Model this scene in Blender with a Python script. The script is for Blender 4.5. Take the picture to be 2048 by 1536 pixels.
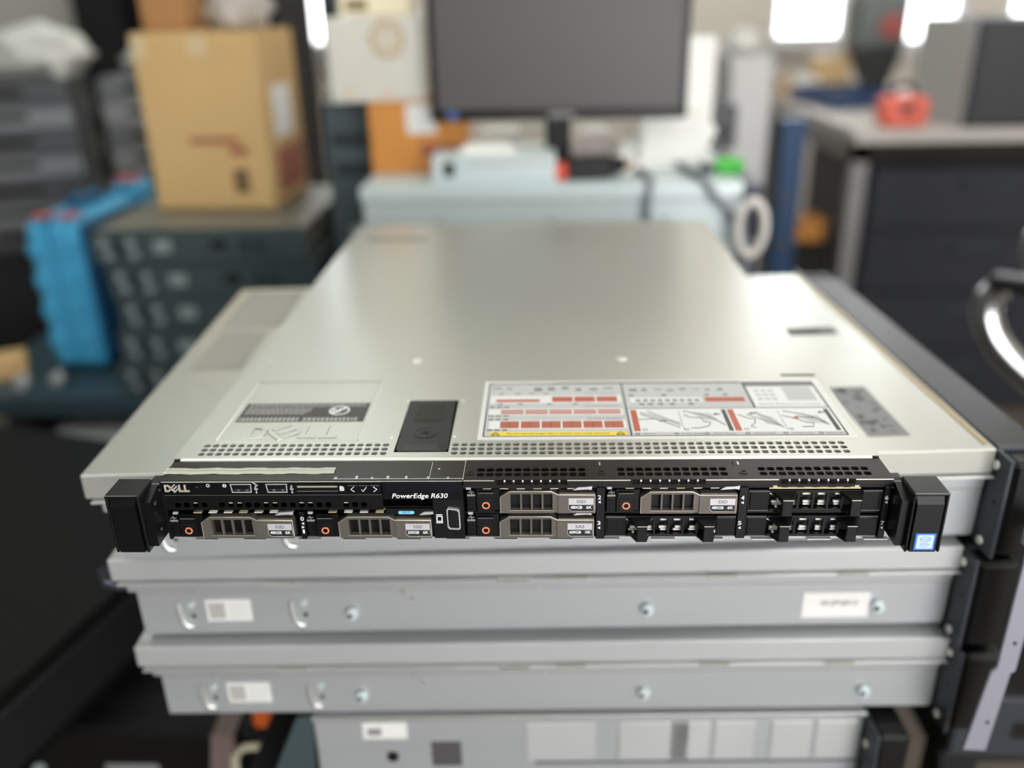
import bpy, math, random
from mathutils import Vector, Matrix, noise

# ------------------------------------------------------------------ scene, camera, world, lights
for o in list(bpy.data.objects):
    bpy.data.objects.remove(o, do_unlink=True)
SC = bpy.context.scene
COL = SC.collection
S = 0.001            # all lengths below are millimetres
Z0 = 850.0           # height of the front server's underside above the floor
random.seed(7)

cam_d = bpy.data.cameras.new('camera')
cam = bpy.data.objects.new('camera', cam_d)
COL.objects.link(cam)
SC.camera = cam
cam_d.sensor_width = 36.0
cam_d.lens = 1758.786 / 2048 * 36.0
yaw, pit, rol = -0.0406973, 0.4101083, -0.0240186
fw = Vector((math.sin(yaw) * math.cos(pit), math.cos(yaw) * math.cos(pit), -math.sin(pit)))
rt = Vector((math.cos(yaw), -math.sin(yaw), 0))
up = rt.cross(fw)
r_ = rt * math.cos(rol) + up * math.sin(rol)
u_ = up * math.cos(rol) - rt * math.sin(rol)
m3 = Matrix((r_, u_, -fw)).transposed().to_4x4()
cam.matrix_world = Matrix.Translation(Vector((14.8125, -451.556, 300.522 + Z0)) * S) @ m3
cam_d.clip_start = 0.02
cam_d.dof.use_dof = True
cam_d.dof.focus_distance = 0.526
cam_d.dof.aperture_fstop = 2.25
cam_d.dof.aperture_blades = 0

SC.cycles.adaptive_threshold = 0.03
SC.cycles.max_bounces = 7
SC.cycles.diffuse_bounces = 4
SC.cycles.glossy_bounces = 4
SC.cycles.transmission_bounces = 4
SC.cycles.transparent_max_bounces = 6
SC.cycles.caustics_reflective = False
SC.cycles.caustics_refractive = False
SC.cycles.sample_clamp_indirect = 6.0
SC.view_settings.view_transform = 'Standard'
SC.view_settings.look = 'None'
SC.view_settings.gamma = 1.0
SC.view_settings.use_curve_mapping = False
SC.view_settings.exposure = 0.62

world = bpy.data.worlds.new('overcast_daylight')
SC.world = world
world.use_nodes = True
wb = world.node_tree.nodes['Background']
wb.inputs[0].default_value = (1.0, 0.985, 1.0, 1)
wb.inputs[1].default_value = 4.7


# ------------------------------------------------------------------ materials
def lin(c):
    c = c / 255.0
    return c / 12.92 if c <= 0.04045 else ((c + 0.055) / 1.055) ** 2.4


def mat(name, rgb, rough=0.5, metal=0.0, var=0.0, scale=30.0, bump=0.0, bscale=200.0, stretch=None,
        emit=0.0, trans=0.0, alpha=1.0, coat=0.0, rvar=0.0, ior=1.45, spec=0.5, detail=3.0):
    m = bpy.data.materials.new(name)
    m.use_nodes = True
    nt = m.node_tree
    b = nt.nodes['Principled BSDF']
    col = (lin(rgb[0]), lin(rgb[1]), lin(rgb[2]), 1)
    b.inputs['Base Color'].default_value = col
    b.inputs['Roughness'].default_value = rough
    b.inputs['Metallic'].default_value = metal
    b.inputs['IOR'].default_value = ior
    b.inputs['Specular IOR Level'].default_value = spec
    if emit:
        b.inputs['Emission Color'].default_value = col
        b.inputs['Emission Strength'].default_value = emit
    if trans:
        b.inputs['Transmission Weight'].default_value = trans
    if alpha < 1:
        b.inputs['Alpha'].default_value = alpha
    if coat:
        b.inputs['Coat Weight'].default_value = coat
        b.inputs['Coat Roughness'].default_value = 0.08
    if var or bump or rvar:
        tc = nt.nodes.new('ShaderNodeTexCoord')
        mp = nt.nodes.new('ShaderNodeMapping')
        if stretch:
            mp.inputs['Scale'].default_value = stretch
        nt.links.new(tc.outputs['Object'], mp.inputs['Vector'])
    if var or rvar:
        n = nt.nodes.new('ShaderNodeTexNoise')
        n.inputs['Scale'].default_value = scale
        n.inputs['Detail'].default_value = detail
        nt.links.new(mp.outputs[0], n.inputs['Vector'])
    if var:
        cr = nt.nodes.new('ShaderNodeValToRGB')
        cr.color_ramp.elements[0].position = 0.3
        cr.color_ramp.elements[1].position = 0.7
        cr.color_ramp.elements[0].color = tuple(max(0, v * (1 - var)) for v in col[:3]) + (1,)
        cr.color_ramp.elements[1].color = tuple(min(1, v * (1 + var)) for v in col[:3]) + (1,)
        nt.links.new(n.outputs['Fac'], cr.inputs[0])
        nt.links.new(cr.outputs[0], b.inputs['Base Color'])
    if rvar:
        mr = nt.nodes.new('ShaderNodeMapRange')
        mr.inputs['To Min'].default_value = max(0.02, rough - rvar)
        mr.inputs['To Max'].default_value = rough + rvar
        nt.links.new(n.outputs['Fac'], mr.inputs['Value'])
        nt.links.new(mr.outputs[0], b.inputs['Roughness'])
    if bump:
        n2 = nt.nodes.new('ShaderNodeTexNoise')
        n2.inputs['Scale'].default_value = bscale
        n2.inputs['Detail'].default_value = 4
        nt.links.new(mp.outputs[0], n2.inputs['Vector'])
        bp = nt.nodes.new('ShaderNodeBump')
        bp.inputs['Strength'].default_value = bump
        bp.inputs['Distance'].default_value = 0.002
        nt.links.new(n2.outputs['Fac'], bp.inputs['Height'])
        nt.links.new(bp.outputs[0], b.inputs['Normal'])
    return m


LIDM = mat('galvanised_lid', (188, 189, 181), 0.28, 0.5, var=0.02, scale=6, detail=1)
STEEL = mat('galvanised_steel', (194, 196, 196), 0.36, 0.5, var=0.05, scale=9, stretch=(0.25, 1, 3))
STEEL2 = mat('brushed_zinc', (200, 202, 201), 0.38, 0.5, var=0.05, scale=10)
BRIGHT = mat('bright_nickel', (225, 224, 214), 0.22, 1.0)
HANDLE = mat('satin_graphite_metal', (104, 99, 92), 0.32, 0.4, var=0.04, scale=60)
BLK = mat('black_plastic', (9, 9, 10), 0.36, 0.0, bump=0.04, bscale=900, spec=.4)
BLKD = mat('matte_black', (10, 10, 11), 0.7)
BLKG = mat('gloss_black_panel', (7, 8, 14), 0.16, 0.0, coat=0.3)
BLKM = mat('black_coated_metal', (30, 27, 23), 0.36, 0.08, var=0.04, scale=40, spec=.25)
FILM = mat('dark_gloss_film', (38, 34, 27), 0.26, 0.0, var=0.05, scale=30, spec=.22)
EARM = mat('dark_grey_bracket', (62, 66, 72), 0.42, 0.5, var=0.04)
WHITE = mat('white_print', (235, 236, 236), 0.6)
GREYP = mat('grey_print', (128, 128, 128), 0.6)
LGREY = mat('light_grey_print', (190, 191, 190), 0.6)
DKP = mat('dark_grey_print', (74, 72, 72), 0.6)
BLKP = mat('black_print', (22, 22, 24), 0.6)
REDP = mat('terracotta_print', (176, 94, 72), 0.55)
YELP = mat('yellow_print', (236, 208, 60), 0.55)
LABEL = mat('label_paper', (218, 218, 214), 0.45)
LABW = mat('label_white_field', (222, 223, 222), 0.5)
LABSIL = mat('silver_label', (196, 194, 198), 0.4, 0.3)
RING = mat('copper_ring', (226, 140, 104), 0.4, 0.2)
GOLD = mat('pale_brass', (206, 196, 158), 0.35, 0.5)
SPRING = mat('bright_spring_metal', (236, 233, 224), 0.28, 0.35)
HEDGE = mat('handle_edge_highlight', (204, 196, 182), 0.28, 0.7)  # pale tone paints the highlight along rounded handle and tab edges
LOGO = mat('logo_silver', (218, 210, 196), 0.3, 0.5)
EDGEG = mat('black_edge_highlight', (112, 111, 106), 0.3, 0.4)  # grey tone paints the light caught on black edges
EDGEB = mat('bright_edge_highlight', (186, 186, 180), 0.28, 0.5)  # pale tone paints the bright reflection along bent front edges
GPRINT = mat('worn_white_print', (168, 166, 162), 0.6)
SKYB = mat('sky_blue_sticker', (122, 190, 240), 0.5)
STICKB = mat('blue_sticker', (58, 118, 214), 0.35)
STICKW = mat('white_sticker', (186, 204, 224), 0.35)
TAPE = mat('clear_tape', (222, 221, 205), 0.3, 0.0, alpha=0.62, bump=0.6, bscale=160)
GREYM = mat('grey_metal_bar', (148, 147, 158), 0.45, 0.4)


# ------------------------------------------------------------------ mesh builder
class MB:
    def __init__(self):
        self.v = []
        self.f = []
        self.sm = []

    def add(self, vs, fs, smooth=False):
        n = len(self.v)
        self.v += [tuple(p) for p in vs]
        for q in fs:
            self.f.append(tuple(i + n for i in q))
            self.sm.append(smooth)
        return self

    def box(self, x0, x1, y0, y1, z0, z1, c=0.0):
        if x0 > x1: x0, x1 = x1, x0
        if y0 > y1: y0, y1 = y1, y0
        if z0 > z1: z0, z1 = z1, z0
        if c <= 0:
            vs = [(x, y, z) for x in (x0, x1) for y in (y0, y1) for z in (z0, z1)]
            return self.add(vs, [(0, 1, 3, 2), (4, 6, 7, 5), (0, 4, 5, 1), (2, 3, 7, 6), (0, 2, 6, 4), (1, 5, 7, 3)])
        c = min(c, (x1 - x0) * .45, (y1 - y0) * .45, (z1 - z0) * .45)
        X, Y, Z = (x0, x1), (y0, y1), (z0, z1)
        vs, ix = [], {}
        for i in (0, 1):
            for j in (0, 1):
                for k in (0, 1):
                    si, sj, sk = (1, -1)[i], (1, -1)[j], (1, -1)[k]
                    ix[i, j, k, 0] = len(vs); vs.append((X[i], Y[j] + sj * c, Z[k] + sk * c))
                    ix[i, j, k, 1] = len(vs); vs.append((X[i] + si * c, Y[j], Z[k] + sk * c))
                    ix[i, j, k, 2] = len(vs); vs.append((X[i] + si * c, Y[j] + sj * c, Z[k]))
        fs = []
        for i in (0, 1):
            q = [ix[i, 0, 0, 0], ix[i, 0, 1, 0], ix[i, 1, 1, 0], ix[i, 1, 0, 0]]
            fs.append(q if i == 0 else q[::-1])
            q = [ix[0, i, 0, 1], ix[1, i, 0, 1], ix[1, i, 1, 1], ix[0, i, 1, 1]]
            fs.append(q if i == 0 else q[::-1])
            q = [ix[0, 0, i, 2], ix[0, 1, i, 2], ix[1, 1, i, 2], ix[1, 0, i, 2]]
            fs.append(q if i == 0 else q[::-1])
        for a in (0, 1):
            for b in (0, 1):
                fs.append([ix[a, b, 0, 0], ix[a, b, 1, 0], ix[a, b, 1, 1], ix[a, b, 0, 1]])
                fs.append([ix[a, 0, b, 0], ix[a, 1, b, 0], ix[a, 1, b, 2], ix[a, 0, b, 2]])
                fs.append([ix[0, a, b, 1], ix[1, a, b, 1], ix[1, a, b, 2], ix[0, a, b, 2]])
                for k in (0, 1):
                    fs.append([ix[a, b, k, 0], ix[a, b, k, 1], ix[a, b, k, 2]])
        return self.add(vs, fs)

    def prism(self, poly, a, b, axis='y'):
        """extrude a 2-D outline: axis y -> (x,z) outline, x -> (y,z), z -> (x,y)"""
        def P(p, t):
            if axis == 'y': return (p[0], t, p[1])
            if axis == 'x': return (t, p[0], p[1])
            return (p[0], p[1], t)
        n = len(poly)
        vs = [P(p, a) for p in poly] + [P(p, b) for p in poly]
        fs = [tuple(range(n)), tuple(range(2 * n - 1, n - 1, -1))]
        fs += [(i, (i + 1) % n, n + (i + 1) % n, n + i) for i in range(n)]
        return self.add(vs, fs)

    def loft(self, A, B):
        n = len(A)
        fs = [tuple(range(n)), tuple(range(2 * n - 1, n - 1, -1))]
        fs += [(i, (i + 1) % n, n + (i + 1) % n, n + i) for i in range(n)]
        return self.add(list(A) + list(B), fs)

    def cyl(self, c, r, a, b, axis='y', n=24, r2=None):
        r2 = r if r2 is None else r2
        def P(t, u, v):
            if axis == 'y': return (c[0] + u, t, c[1] + v)
            if axis == 'x': return (t, c[0] + u, c[1] + v)
            return (c[0] + u, c[1] + v, t)
        A = [P(a, r * math.cos(2 * math.pi * i / n), r * math.sin(2 * math.pi * i / n)) for i in range(n)]
        B = [P(b, r2 * math.cos(2 * math.pi * i / n), r2 * math.sin(2 * math.pi * i / n)) for i in range(n)]
        k = len(self.f)
        self.loft(A, B)
        for i in range(k + 2, len(self.f)): self.sm[i] = True
        return self

    def ring(self, c, ro, ri, a, b, axis='y', n=28, sx=1.0):
        def P(t, u, v):
            u *= sx
            if axis == 'y': return (c[0] + u, t, c[1] + v)
            if axis == 'x': return (t, c[0] + u, c[1] + v)
            return (c[0] + u, c[1] + v, t)
        cs = [(math.cos(2 * math.pi * i / n), math.sin(2 * math.pi * i / n)) for i in range(n)]
        vs = [P(a, ro * p, ro * q) for p, q in cs] + [P(a, ri * p, ri * q) for p, q in cs] \
            + [P(b, ro * p, ro * q) for p, q in cs] + [P(b, ri * p, ri * q) for p, q in cs]
        fs = []
        for i in range(n):
            j = (i + 1) % n
            fs += [(i, j, n + j, n + i), (2 * n + i, 3 * n + i, 3 * n + j, 2 * n + j),
                   (i, 2 * n + i, 2 * n + j, j), (n + i, n + j, 3 * n + j, 3 * n + i)]
        return self.add(vs, fs)

    def tube(self, pts, r, n=10, closed=False):
        pts = [Vector(p) for p in pts]
        k = len(pts)
        rings = []
        pn = None
        for i in range(k):
            if closed:
                t = pts[(i + 1) % k] - pts[i - 1]
            else:
                t = pts[min(i + 1, k - 1)] - pts[max(i - 1, 0)]
            t.normalize()
            if pn is None:
                a = Vector((0, 0, 1)) if abs(t.z) < .9 else Vector((1, 0, 0))
                pn = t.cross(a).normalized()
            else:
                pn = (pn - t * pn.dot(t)).normalized()
            bn = t.cross(pn)
            rr = r[i] if isinstance(r, (list, tuple)) else r
            rings.append([pts[i] + (pn * math.cos(2 * math.pi * j / n) + bn * math.sin(2 * math.pi * j / n)) * rr for j in range(n)])
        vs = [p for q in rings for p in q]
        fs = []
        for i in range(k if closed else k - 1):
            for j in range(n):
                a, b = i * n, ((i + 1) % k) * n
                fs.append((a + j, a + (j + 1) % n, b + (j + 1) % n, b + j))
        self.add(vs, fs, True)
        if not closed:
            self.add(rings[0], [tuple(range(n - 1, -1, -1))])
            self.add(rings[-1], [tuple(range(n))])
        return self

    def perf(self, u0, pu, nu, v0, pv, nv, hw, hh, t, P, skip=()):
        """perforated sheet: nu x nv cells with rounded rectangular holes and hole walls of depth t"""
        c = min(hw, hh) * 0.22
        for i in range(nu):
            for j in range(nv):
                uc, vc = u0 + pu * i, v0 + pv * j
                o = [(uc - pu / 2, vc - pv / 2), (uc + pu / 2, vc - pv / 2), (uc + pu / 2, vc + pv / 2), (uc - pu / 2, vc + pv / 2)]
                if (i, j) in skip:
                    self.add([P(a, b, 0) for a, b in o], [(0, 1, 2, 3)])
                    continue
                a, b = hw / 2, hh / 2
                h = [(-a + c, -b), (a - c, -b), (a, -b + c), (a, b - c), (a - c, b), (-a + c, b), (-a, b - c), (-a, -b + c)]
                h = [(uc + p, vc + q) for p, q in h]
                vs = [P(p, q, 0) for p, q in o] + [P(p, q, 0) for p, q in h] + [P(p, q, t) for p, q in h]
                fs = [(0, 1, 5, 4), (1, 6, 5), (1, 2, 7, 6), (2, 8, 7), (2, 3, 9, 8), (3, 10, 9), (3, 0, 11, 10), (0, 4, 11)]
                fs += [(4 + k, 4 + (k + 1) % 8, 12 + (k + 1) % 8, 12 + k) for k in range(8)]
                self.add(vs, fs)
        return self

    def build(self, name, material, parent=None, loc=None, rotz=0.0, fix=True):
        me = bpy.data.meshes.new(name)
        me.from_pydata([(x * S, y * S, z * S) for x, y, z in self.v], [], self.f)
        me.polygons.foreach_set('use_smooth', self.sm)
        me.materials.append(material)
        me.update()
        if fix:
            import bmesh
            bm = bmesh.new()
            bm.from_mesh(me)
            bmesh.ops.recalc_face_normals(bm, faces=bm.faces)
            bm.to_mesh(me)
            bm.free()
        o = bpy.data.objects.new(name, me)
        COL.objects.link(o)
        if parent is not None:
            o.parent = parent
        if loc is not None:
            o.location = Vector(loc) * S
        if rotz:
            o.rotation_euler = (0, 0, rotz)
        return o


def tag(o, label, cat, group=None):
    o['label'] = label
    o['category'] = cat
    if group: o['group'] = group
    return o


def thing(name, label, cat, loc, rotz=0.0, group=None):
    """Empty at the base of a thing; loc in mm, z measured from the underside of the front server"""
    o = bpy.data.objects.new(name, None)
    COL.objects.link(o)
    o.empty_display_size = 0.02
    o.location = Vector((loc[0], loc[1], loc[2] + Z0)) * S
    o.rotation_euler = (0, 0, rotz)
    return tag(o, label, cat, group)


def structure(o):
    o['kind'] = 'structure'
    return o


def text(s, size, material, parent, org, right, upv, name='lettering', depth=0.12, offset=0.0, width=None,
         shear=0.0, align='CENTER'):
    """flat lettering as real mesh; org/size in mm, mapped on the plane (right, upv)"""
    cu = bpy.data.curves.new('tmp', 'FONT')
    cu.body = s
    cu.size = 1.0
    cu.align_x = align
    cu.align_y = 'CENTER'
    cu.shear = shear
    cu.offset = offset
    cu.resolution_u = 3
    ob = bpy.data.objects.new('tmp', cu)
    me = bpy.data.meshes.new_from_object(ob)
    bpy.data.objects.remove(ob)
    xs = [v.co.x for v in me.vertices] or [0, 1]
    sx = size
    if width: sx = width / max(1e-6, max(xs) - min(xs))
    R, U = Vector(right), Vector(upv)
    N = R.cross(U)
    O = Vector(org)
    mb = MB()
    vs = [O + R * (v.co.x * sx) + U * (v.co.y * size) + N * depth for v in me.vertices]
    mb.add(vs, [tuple(p.vertices) for p in me.polygons])
    bpy.data.meshes.remove(me)
    return mb.build(name, material, parent, fix=False)


FR, FU = (1, 0, 0), (0, 0, 1)      # lettering on a face that looks towards -y
TR, TU = (1, 0, 0), (0, 1, 0)      # lettering on a face that looks up

# ------------------------------------------------------------------ the room
WALL = mat('beige_wall_paint', (224, 217, 205), 0.8, var=0.03, scale=3)
WALLG = mat('grey_wall_paint', (176, 172, 164), 0.8, var=0.03, scale=3)
CEIL = mat('white_ceiling', (232, 232, 228), 0.85)
FLOOR = mat('brown_grey_floor', (104, 96, 86), 0.55, var=0.12, scale=2.5, rvar=0.1)
FRAMEW = mat('white_window_frame', (225, 226, 224), 0.5)
GLASS = mat('window_glass', (240, 246, 248), 0.02, trans=1.0, ior=1.0)
LAMPW = mat('lamp_diffuser', (255, 251, 244), 0.5, emit=13.0)
LAMPC = mat('cool_lamp_diffuser', (240, 251, 247), 0.5, emit=13.5)
LAMPB = mat('lamp_housing', (225, 225, 222), 0.5)

fl = -Z0
RX0, RX1, RY0, RY1, RZ1 = -3200, 3200, -2600, 4000, 2150
structure(MB().box(RX0, RX1, RY0, RY1 + 150, fl - 60, fl).build('floor', FLOOR, None, (0, 0, Z0)))
structure(MB().box(RX0 - 150, RX1 + 150, RY0, RY1 + 150, RZ1, RZ1 + 80).build('ceiling', CEIL, None, (0, 0, Z0)))
structure(MB().box(RX0 - 150, RX0, RY0, RY1 + 150, fl - 60, RZ1).build('wall_left', WALLG, None, (0, 0, Z0)))
structure(MB().box(RX1, RX1 + 150, RY0, RY1 + 150, fl - 60, RZ1).build('wall_right', WALL, None, (0, 0, Z0)))
FWALL = mat('green_grey_wall_paint', (112, 140, 134), 0.8, var=0.03, scale=3)
fwm = MB().box(RX0, 100, RY0 - 150, RY0, fl - 60, RZ1).box(100, 2600, RY0 - 150, RY0, 1750, RZ1).box(2600, RX1, RY0 - 150, RY0, fl - 60, RZ1)
structure(fwm.build('added_wall_front', FWALL, None, (0, 0, Z0)))  # unseen wall with opening, added to grade the light across the stack
wins = [(-1500, -880, 110, 1500), (1080, 1440, 90, 1500), (1600, 1980, 60, 1500), (2150, 2750, 60, 1500)]
wb_ = MB()
xs = RX0
for (a, b, z0, z1) in wins:
    wb_.box(xs, a, RY1, RY1 + 150, fl - 60, RZ1)
    wb_.box(a, b, RY1, RY1 + 150, fl - 60, z0)
    wb_.box(a, b, RY1, RY1 + 150, z1, RZ1)
    xs = b
wb_.box(xs, RX1, RY1, RY1 + 150, fl - 60, RZ1)
structure(wb_.build('wall_back', WALL, None, (0, 0, Z0)))
for i, (a, b, z0, z1) in enumerate(wins):
    f = MB()
    t = 35
    f.box(a, a + t, RY1 + 20, RY1 + 80, z0, z1).box(b - t, b, RY1 + 20, RY1 + 80, z0, z1)
    f.box(a + t, b - t, RY1 + 20, RY1 + 80, z0, z0 + t).box(a + t, b - t, RY1 + 20, RY1 + 80, z1 - t, z1)
    f.box(a + t, b - t, RY1 + 25, RY1 + 75, (z0 + z1) / 2 - 18, (z0 + z1) / 2 + 18)
    w = structure(f.build('window_%d' % (i + 1), FRAMEW, None, (0, 0, Z0)))
    MB().box(a - 20, b + 20, RY1 - 60, RY1 + 20, z0 - 25, z0).build('window_sill', FRAMEW, w)
    zm = (z0 + z1) / 2
    for (p, q) in ((z0 + t, zm - 18), (zm + 18, z1 - t)):
        MB().box(a + t, b - t, RY1 + 47, RY1 + 51, p, q).build('pane', GLASS, w)


def ceiling_lamp(x, y, label):
    t = thing('ceiling_lamp', label, 'ceiling lamp', (x, y, RZ1 - 70), group='ceiling lamps')
    MB().box(-620, 620, -90, 90, 35, 70, 6).build('housing', LAMPB, t)
    MB().box(-600, 600, -75, 75, 20, 35, 5).build('diffuser', LAMPW if x > 0 else LAMPC, t)
    for sx in (-1, 1):
        MB().box(sx * 605, sx * 620, -88, 88, 18, 36, 2).build('end_cap', LAMPB, t)


for i, (x, y, w) in enumerate([(-1100, -600, 'left of and behind the viewpoint'), (1100, -600, 'right of and behind the viewpoint'),
                               (-1100, 1300, 'above the tall carton'), (1100, 1300, 'above the swivel chair'),
                               (-1100, 3200, 'in front of the back window at the left'), (1100, 3200, 'above the back of the workbench')]):
    ceiling_lamp(x, y, 'white fluorescent ceiling lamp ' + w)

# ------------------------------------------------------------------ the 1U server in front
srv = thing('rack_server', 'thin silver rack server with black drive front, on top of the stack', 'server', (0, 0, 0))

# chassis tub
c = MB()
c.box(-217, 217, 3, 652, 0, 1.2)
c.box(-217, -215.8, 4, 652, 1.2, 41.6).box(215.8, 217, 4, 652, 1.2, 41.6)
c.box(-215.8, 215.8, 650, 652, 1.2, 41.6)
for k in range(14):
    xx = -200 + k * 31 + random.uniform(-3, 3)
    c.box(xx, xx + 14, 0.5, 3, 0.1, 1.0)
c.build('chassis', STEEL, srv)
MB().box(-215, 215, 26, 230, 1.4, 35.5).build('drive_cage', BLKD, srv)
MB().box(-30, 206, 30.5, 36.3, 35.5, 38.6).build('cage_flange', STEEL, srv)

# lid with its perforations
LP = lambda u, v, w: (u, v, 42.8 - w)
l = MB()
PU = 5.5
gl0 = -202.3; gln = 22
gr0 = -42.2; grn = 45
V0, PV, NV = 33.4, 5.7, 3
ya, yb = V0 - PV / 2, V0 + PV * (NV - 0.5)
l.perf(gl0, PU, gln, V0, PV, NV, 4.0, 3.9, 1.6, LP)
l.perf(gr0, PU, grn, V0, PV, NV, 4.0, 3.9, 1.6, LP)


def rect(mb, x0, x1, y0, y1, z=42.8):
    mb.add([(x0, y0, z), (x1, y0, z), (x1, y1, z), (x0, y1, z)], [(0, 1, 2, 3)])


xa, xb = gl0 - PU / 2, gl0 + PU * (gln - .5)
xc, xd = gr0 - PU / 2, gr0 + PU * (grn - .5)
rect(l, -217, xa, ya, yb); rect(l, xb, -80.5, ya, yb); rect(l, -46, xc, ya, yb); rect(l, xd, 217, ya, yb)
rect(l, -217, -80.5, 27.5, ya); rect(l, -80.5, -46, 27.5, 34.8); rect(l, -46, 217, 27.5, ya)
rect(l, -80.5, -46, 112.5, 652)
rect(l, -217, -80.5, yb, 652); rect(l, -46, 217, yb, 652)
# rolled front edge and side folds
lipm = MB()
prof = [(27.5, 42.8), (26.8, 42.65), (26.1, 42.2), (25.7, 41.5), (25.6, 40.2), (26.6, 40.2)]
for i in range(len(prof) - 1):
    (y0, z0), (y1, z1) = prof[i], prof[i + 1]
    lipm.add([(-213, y0, z0), (213, y0, z0), (213, y1, z1), (-213, y1, z1)], [(0, 1, 2, 3)], True)
for sx in (-1, 1):
    l.box(sx * 213, sx * 217, 27.5, 29, 41.6, 42.79)
    l.box(sx * 217, sx * 217.5, 27.5, 652, 36, 42.8)
l.box(-217, 217, 652, 652.6, 36, 42.8)
lido = l.build('lid', LIDM, srv)
lipm.build('rolled_front_edge', SPRING, lido)  # paler than the lid: highlight on the roll painted in
for sx in (-1, 1):
    MB().box(sx * 213.2, sx * 216.8, 25.6, 27.4, 40.2, 42.6, .2).build('corner_clip', BLKD, srv)

# embossed maker's panel on the lid
e = MB()
def bead(mb, x0, x1, y0, y1, h=0.7):
    mb.add([(x0, y0, 42.8), (x1, y0, 42.8), (x1, y1, 42.8), (x0, y1, 42.8),
            (x0 + .5, y0 + .5, 42.8 + h), (x1 - .5, y0 + .5, 42.8 + h), (x1 - .5, y1 - .5, 42.8 + h), (x0 + .5, y1 - .5, 42.8 + h)],
           [(0, 1, 5, 4), (1, 2, 6, 5), (2, 3, 7, 6), (3, 0, 4, 7), (4, 5, 6, 7)])
bead(e, -200.5, -198.6, 51, 148); bead(e, -107, -105.1, 51, 148); bead(e, -200.5, -105.1, 146.4, 148.3)
bead(e, -200.5, -105.1, 50, 51.2, .35)
e.build('embossed_frame', LIDM, srv)
d = MB()
def raised(poly, h=0.75):
    cx = sum(p[0] for p in poly) / len(poly); cy = sum(p[1] for p in poly) / len(poly)
    ins = [(p[0] + (cx - p[0]) * .04, p[1] + (cy - p[1]) * .08) for p in poly]
    d.loft([(p[0], p[1], 42.79) for p in poly], [(p[0], p[1], 42.8 + h) for p in ins])
X = -183
raised([(X, 54), (X + 4.5, 54), (X + 4.5, 73), (X, 73)])
raised([(X + 4.4, 54), (X + 9, 54), (X + 13.4, 57), (X + 15.5, 63.5), (X + 13.4, 70), (X + 9, 73), (X + 4.4, 73), (X + 4.4, 69), (X + 8, 69), (X + 10.4, 66.6), (X + 11, 63.5), (X + 10.4, 60.4), (X + 8, 58), (X + 4.4, 58)])
def rotp(poly, cx, cy, a):
    ca, sa = math.cos(a), math.sin(a)
    return [(cx + p[0] * ca - p[1] * sa, cy + p[0] * sa + p[1] * ca) for p in poly]
ex, ey, ea = X + 25.5, 63.5, 0.70
raised(rotp([(-9, -9), (-5, -9), (-5, 9), (-9, 9)], ex, ey, ea))
for q in (-9, -2, 5.4):
    raised(rotp([(-5, q), (8.5, q), (8.5, q + 3.6), (-5, q + 3.6)], ex, ey, ea))
for lx in (X + 36, X + 50):
    raised([(lx, 54), (lx + 12.2, 54), (lx + 12.2, 58), (lx + 4.4, 58), (lx + 4.4, 73), (lx, 73)])
d.build('embossed_letters', LIDM, srv)['label'] = 'raised maker name pressed into the lid'
# dark regulatory strip
st = MB().box(-195.5, -108, 79.2, 109.2, 42.8, 42.92).build('regulatory_strip', DKP, srv)
w = MB()
random.seed(11)
def scribble(mb, x0, x1, y0, y1, z, gap=0.9, wmin=1.5, wmax=5.0):
    x = x0
    while x < x1 - wmin:
        ww = min(random.uniform(wmin, wmax), x1 - x)
        mb.box(x, x + ww, y0, y1, z, z + .04)
        x += ww + gap
for k in range(3):
    scribble(w, -193, -110, 107.2 - k * 2.0, 108.2 - k * 2.0, 42.92, .7, 1, 4)
for k in range(5):
    scribble(w, -193, -146 - k, 100 - k * 2.2, 101.2 - k * 2.2, 42.92, .7, 1, 3.4)
scribble(w, -194, -152, 80.5, 86, 42.92, .9, 1.1, 2.4)
scribble(w, -150, -111, 80.5, 85.5, 42.92, .9, 1.1, 2.6)
w.build('printed_lines', GPRINT, st)
MB().ring((-127.8, 96.8), 7.2, 6.0, 42.92, 42.97, 'z').build('printed_circle', WHITE, st)
text('N', 8.5, WHITE, st, (-130, 96.6, 42.92), TR, TU, depth=.05, offset=.02)
w = MB(); w.prism(rotp([(-1, -6.2), (1, -6.2), (1, 6.2), (-1, 6.2)], -127.8, 96.8, -.7), 42.92, 42.98, 'z'); w.build('printed_slash', WHITE, st)

# rivets and pips on the lid
for k, (px, py) in enumerate([(-86, 187.6), (74.8, 188), (-85, 55), (-44, 56), (-82, 112), (-43, 112), (200, 187), (-203, 190)]):
    rv = MB()
    rv.cyl((px, py), 4.6 if k < 2 else 1.3, 42.79, 43.5 if k < 2 else 43.1, 'z', 16, (3.0 if k < 2 else .8))
    rv.build('rivet', SPRING, srv)
MB().box(189, 214, 151.5, 155, 42.79, 43.0, .1).build('lid_slot', BLKM, srv)
MB().box(-196, -124, 572, 582, 42.79, 42.95).build('rear_vent_strip', mat('brown_grey_strip', (104, 98, 86), 0.6, 0.3), srv)  # flat brown-grey strip near the rear of the lid

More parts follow.
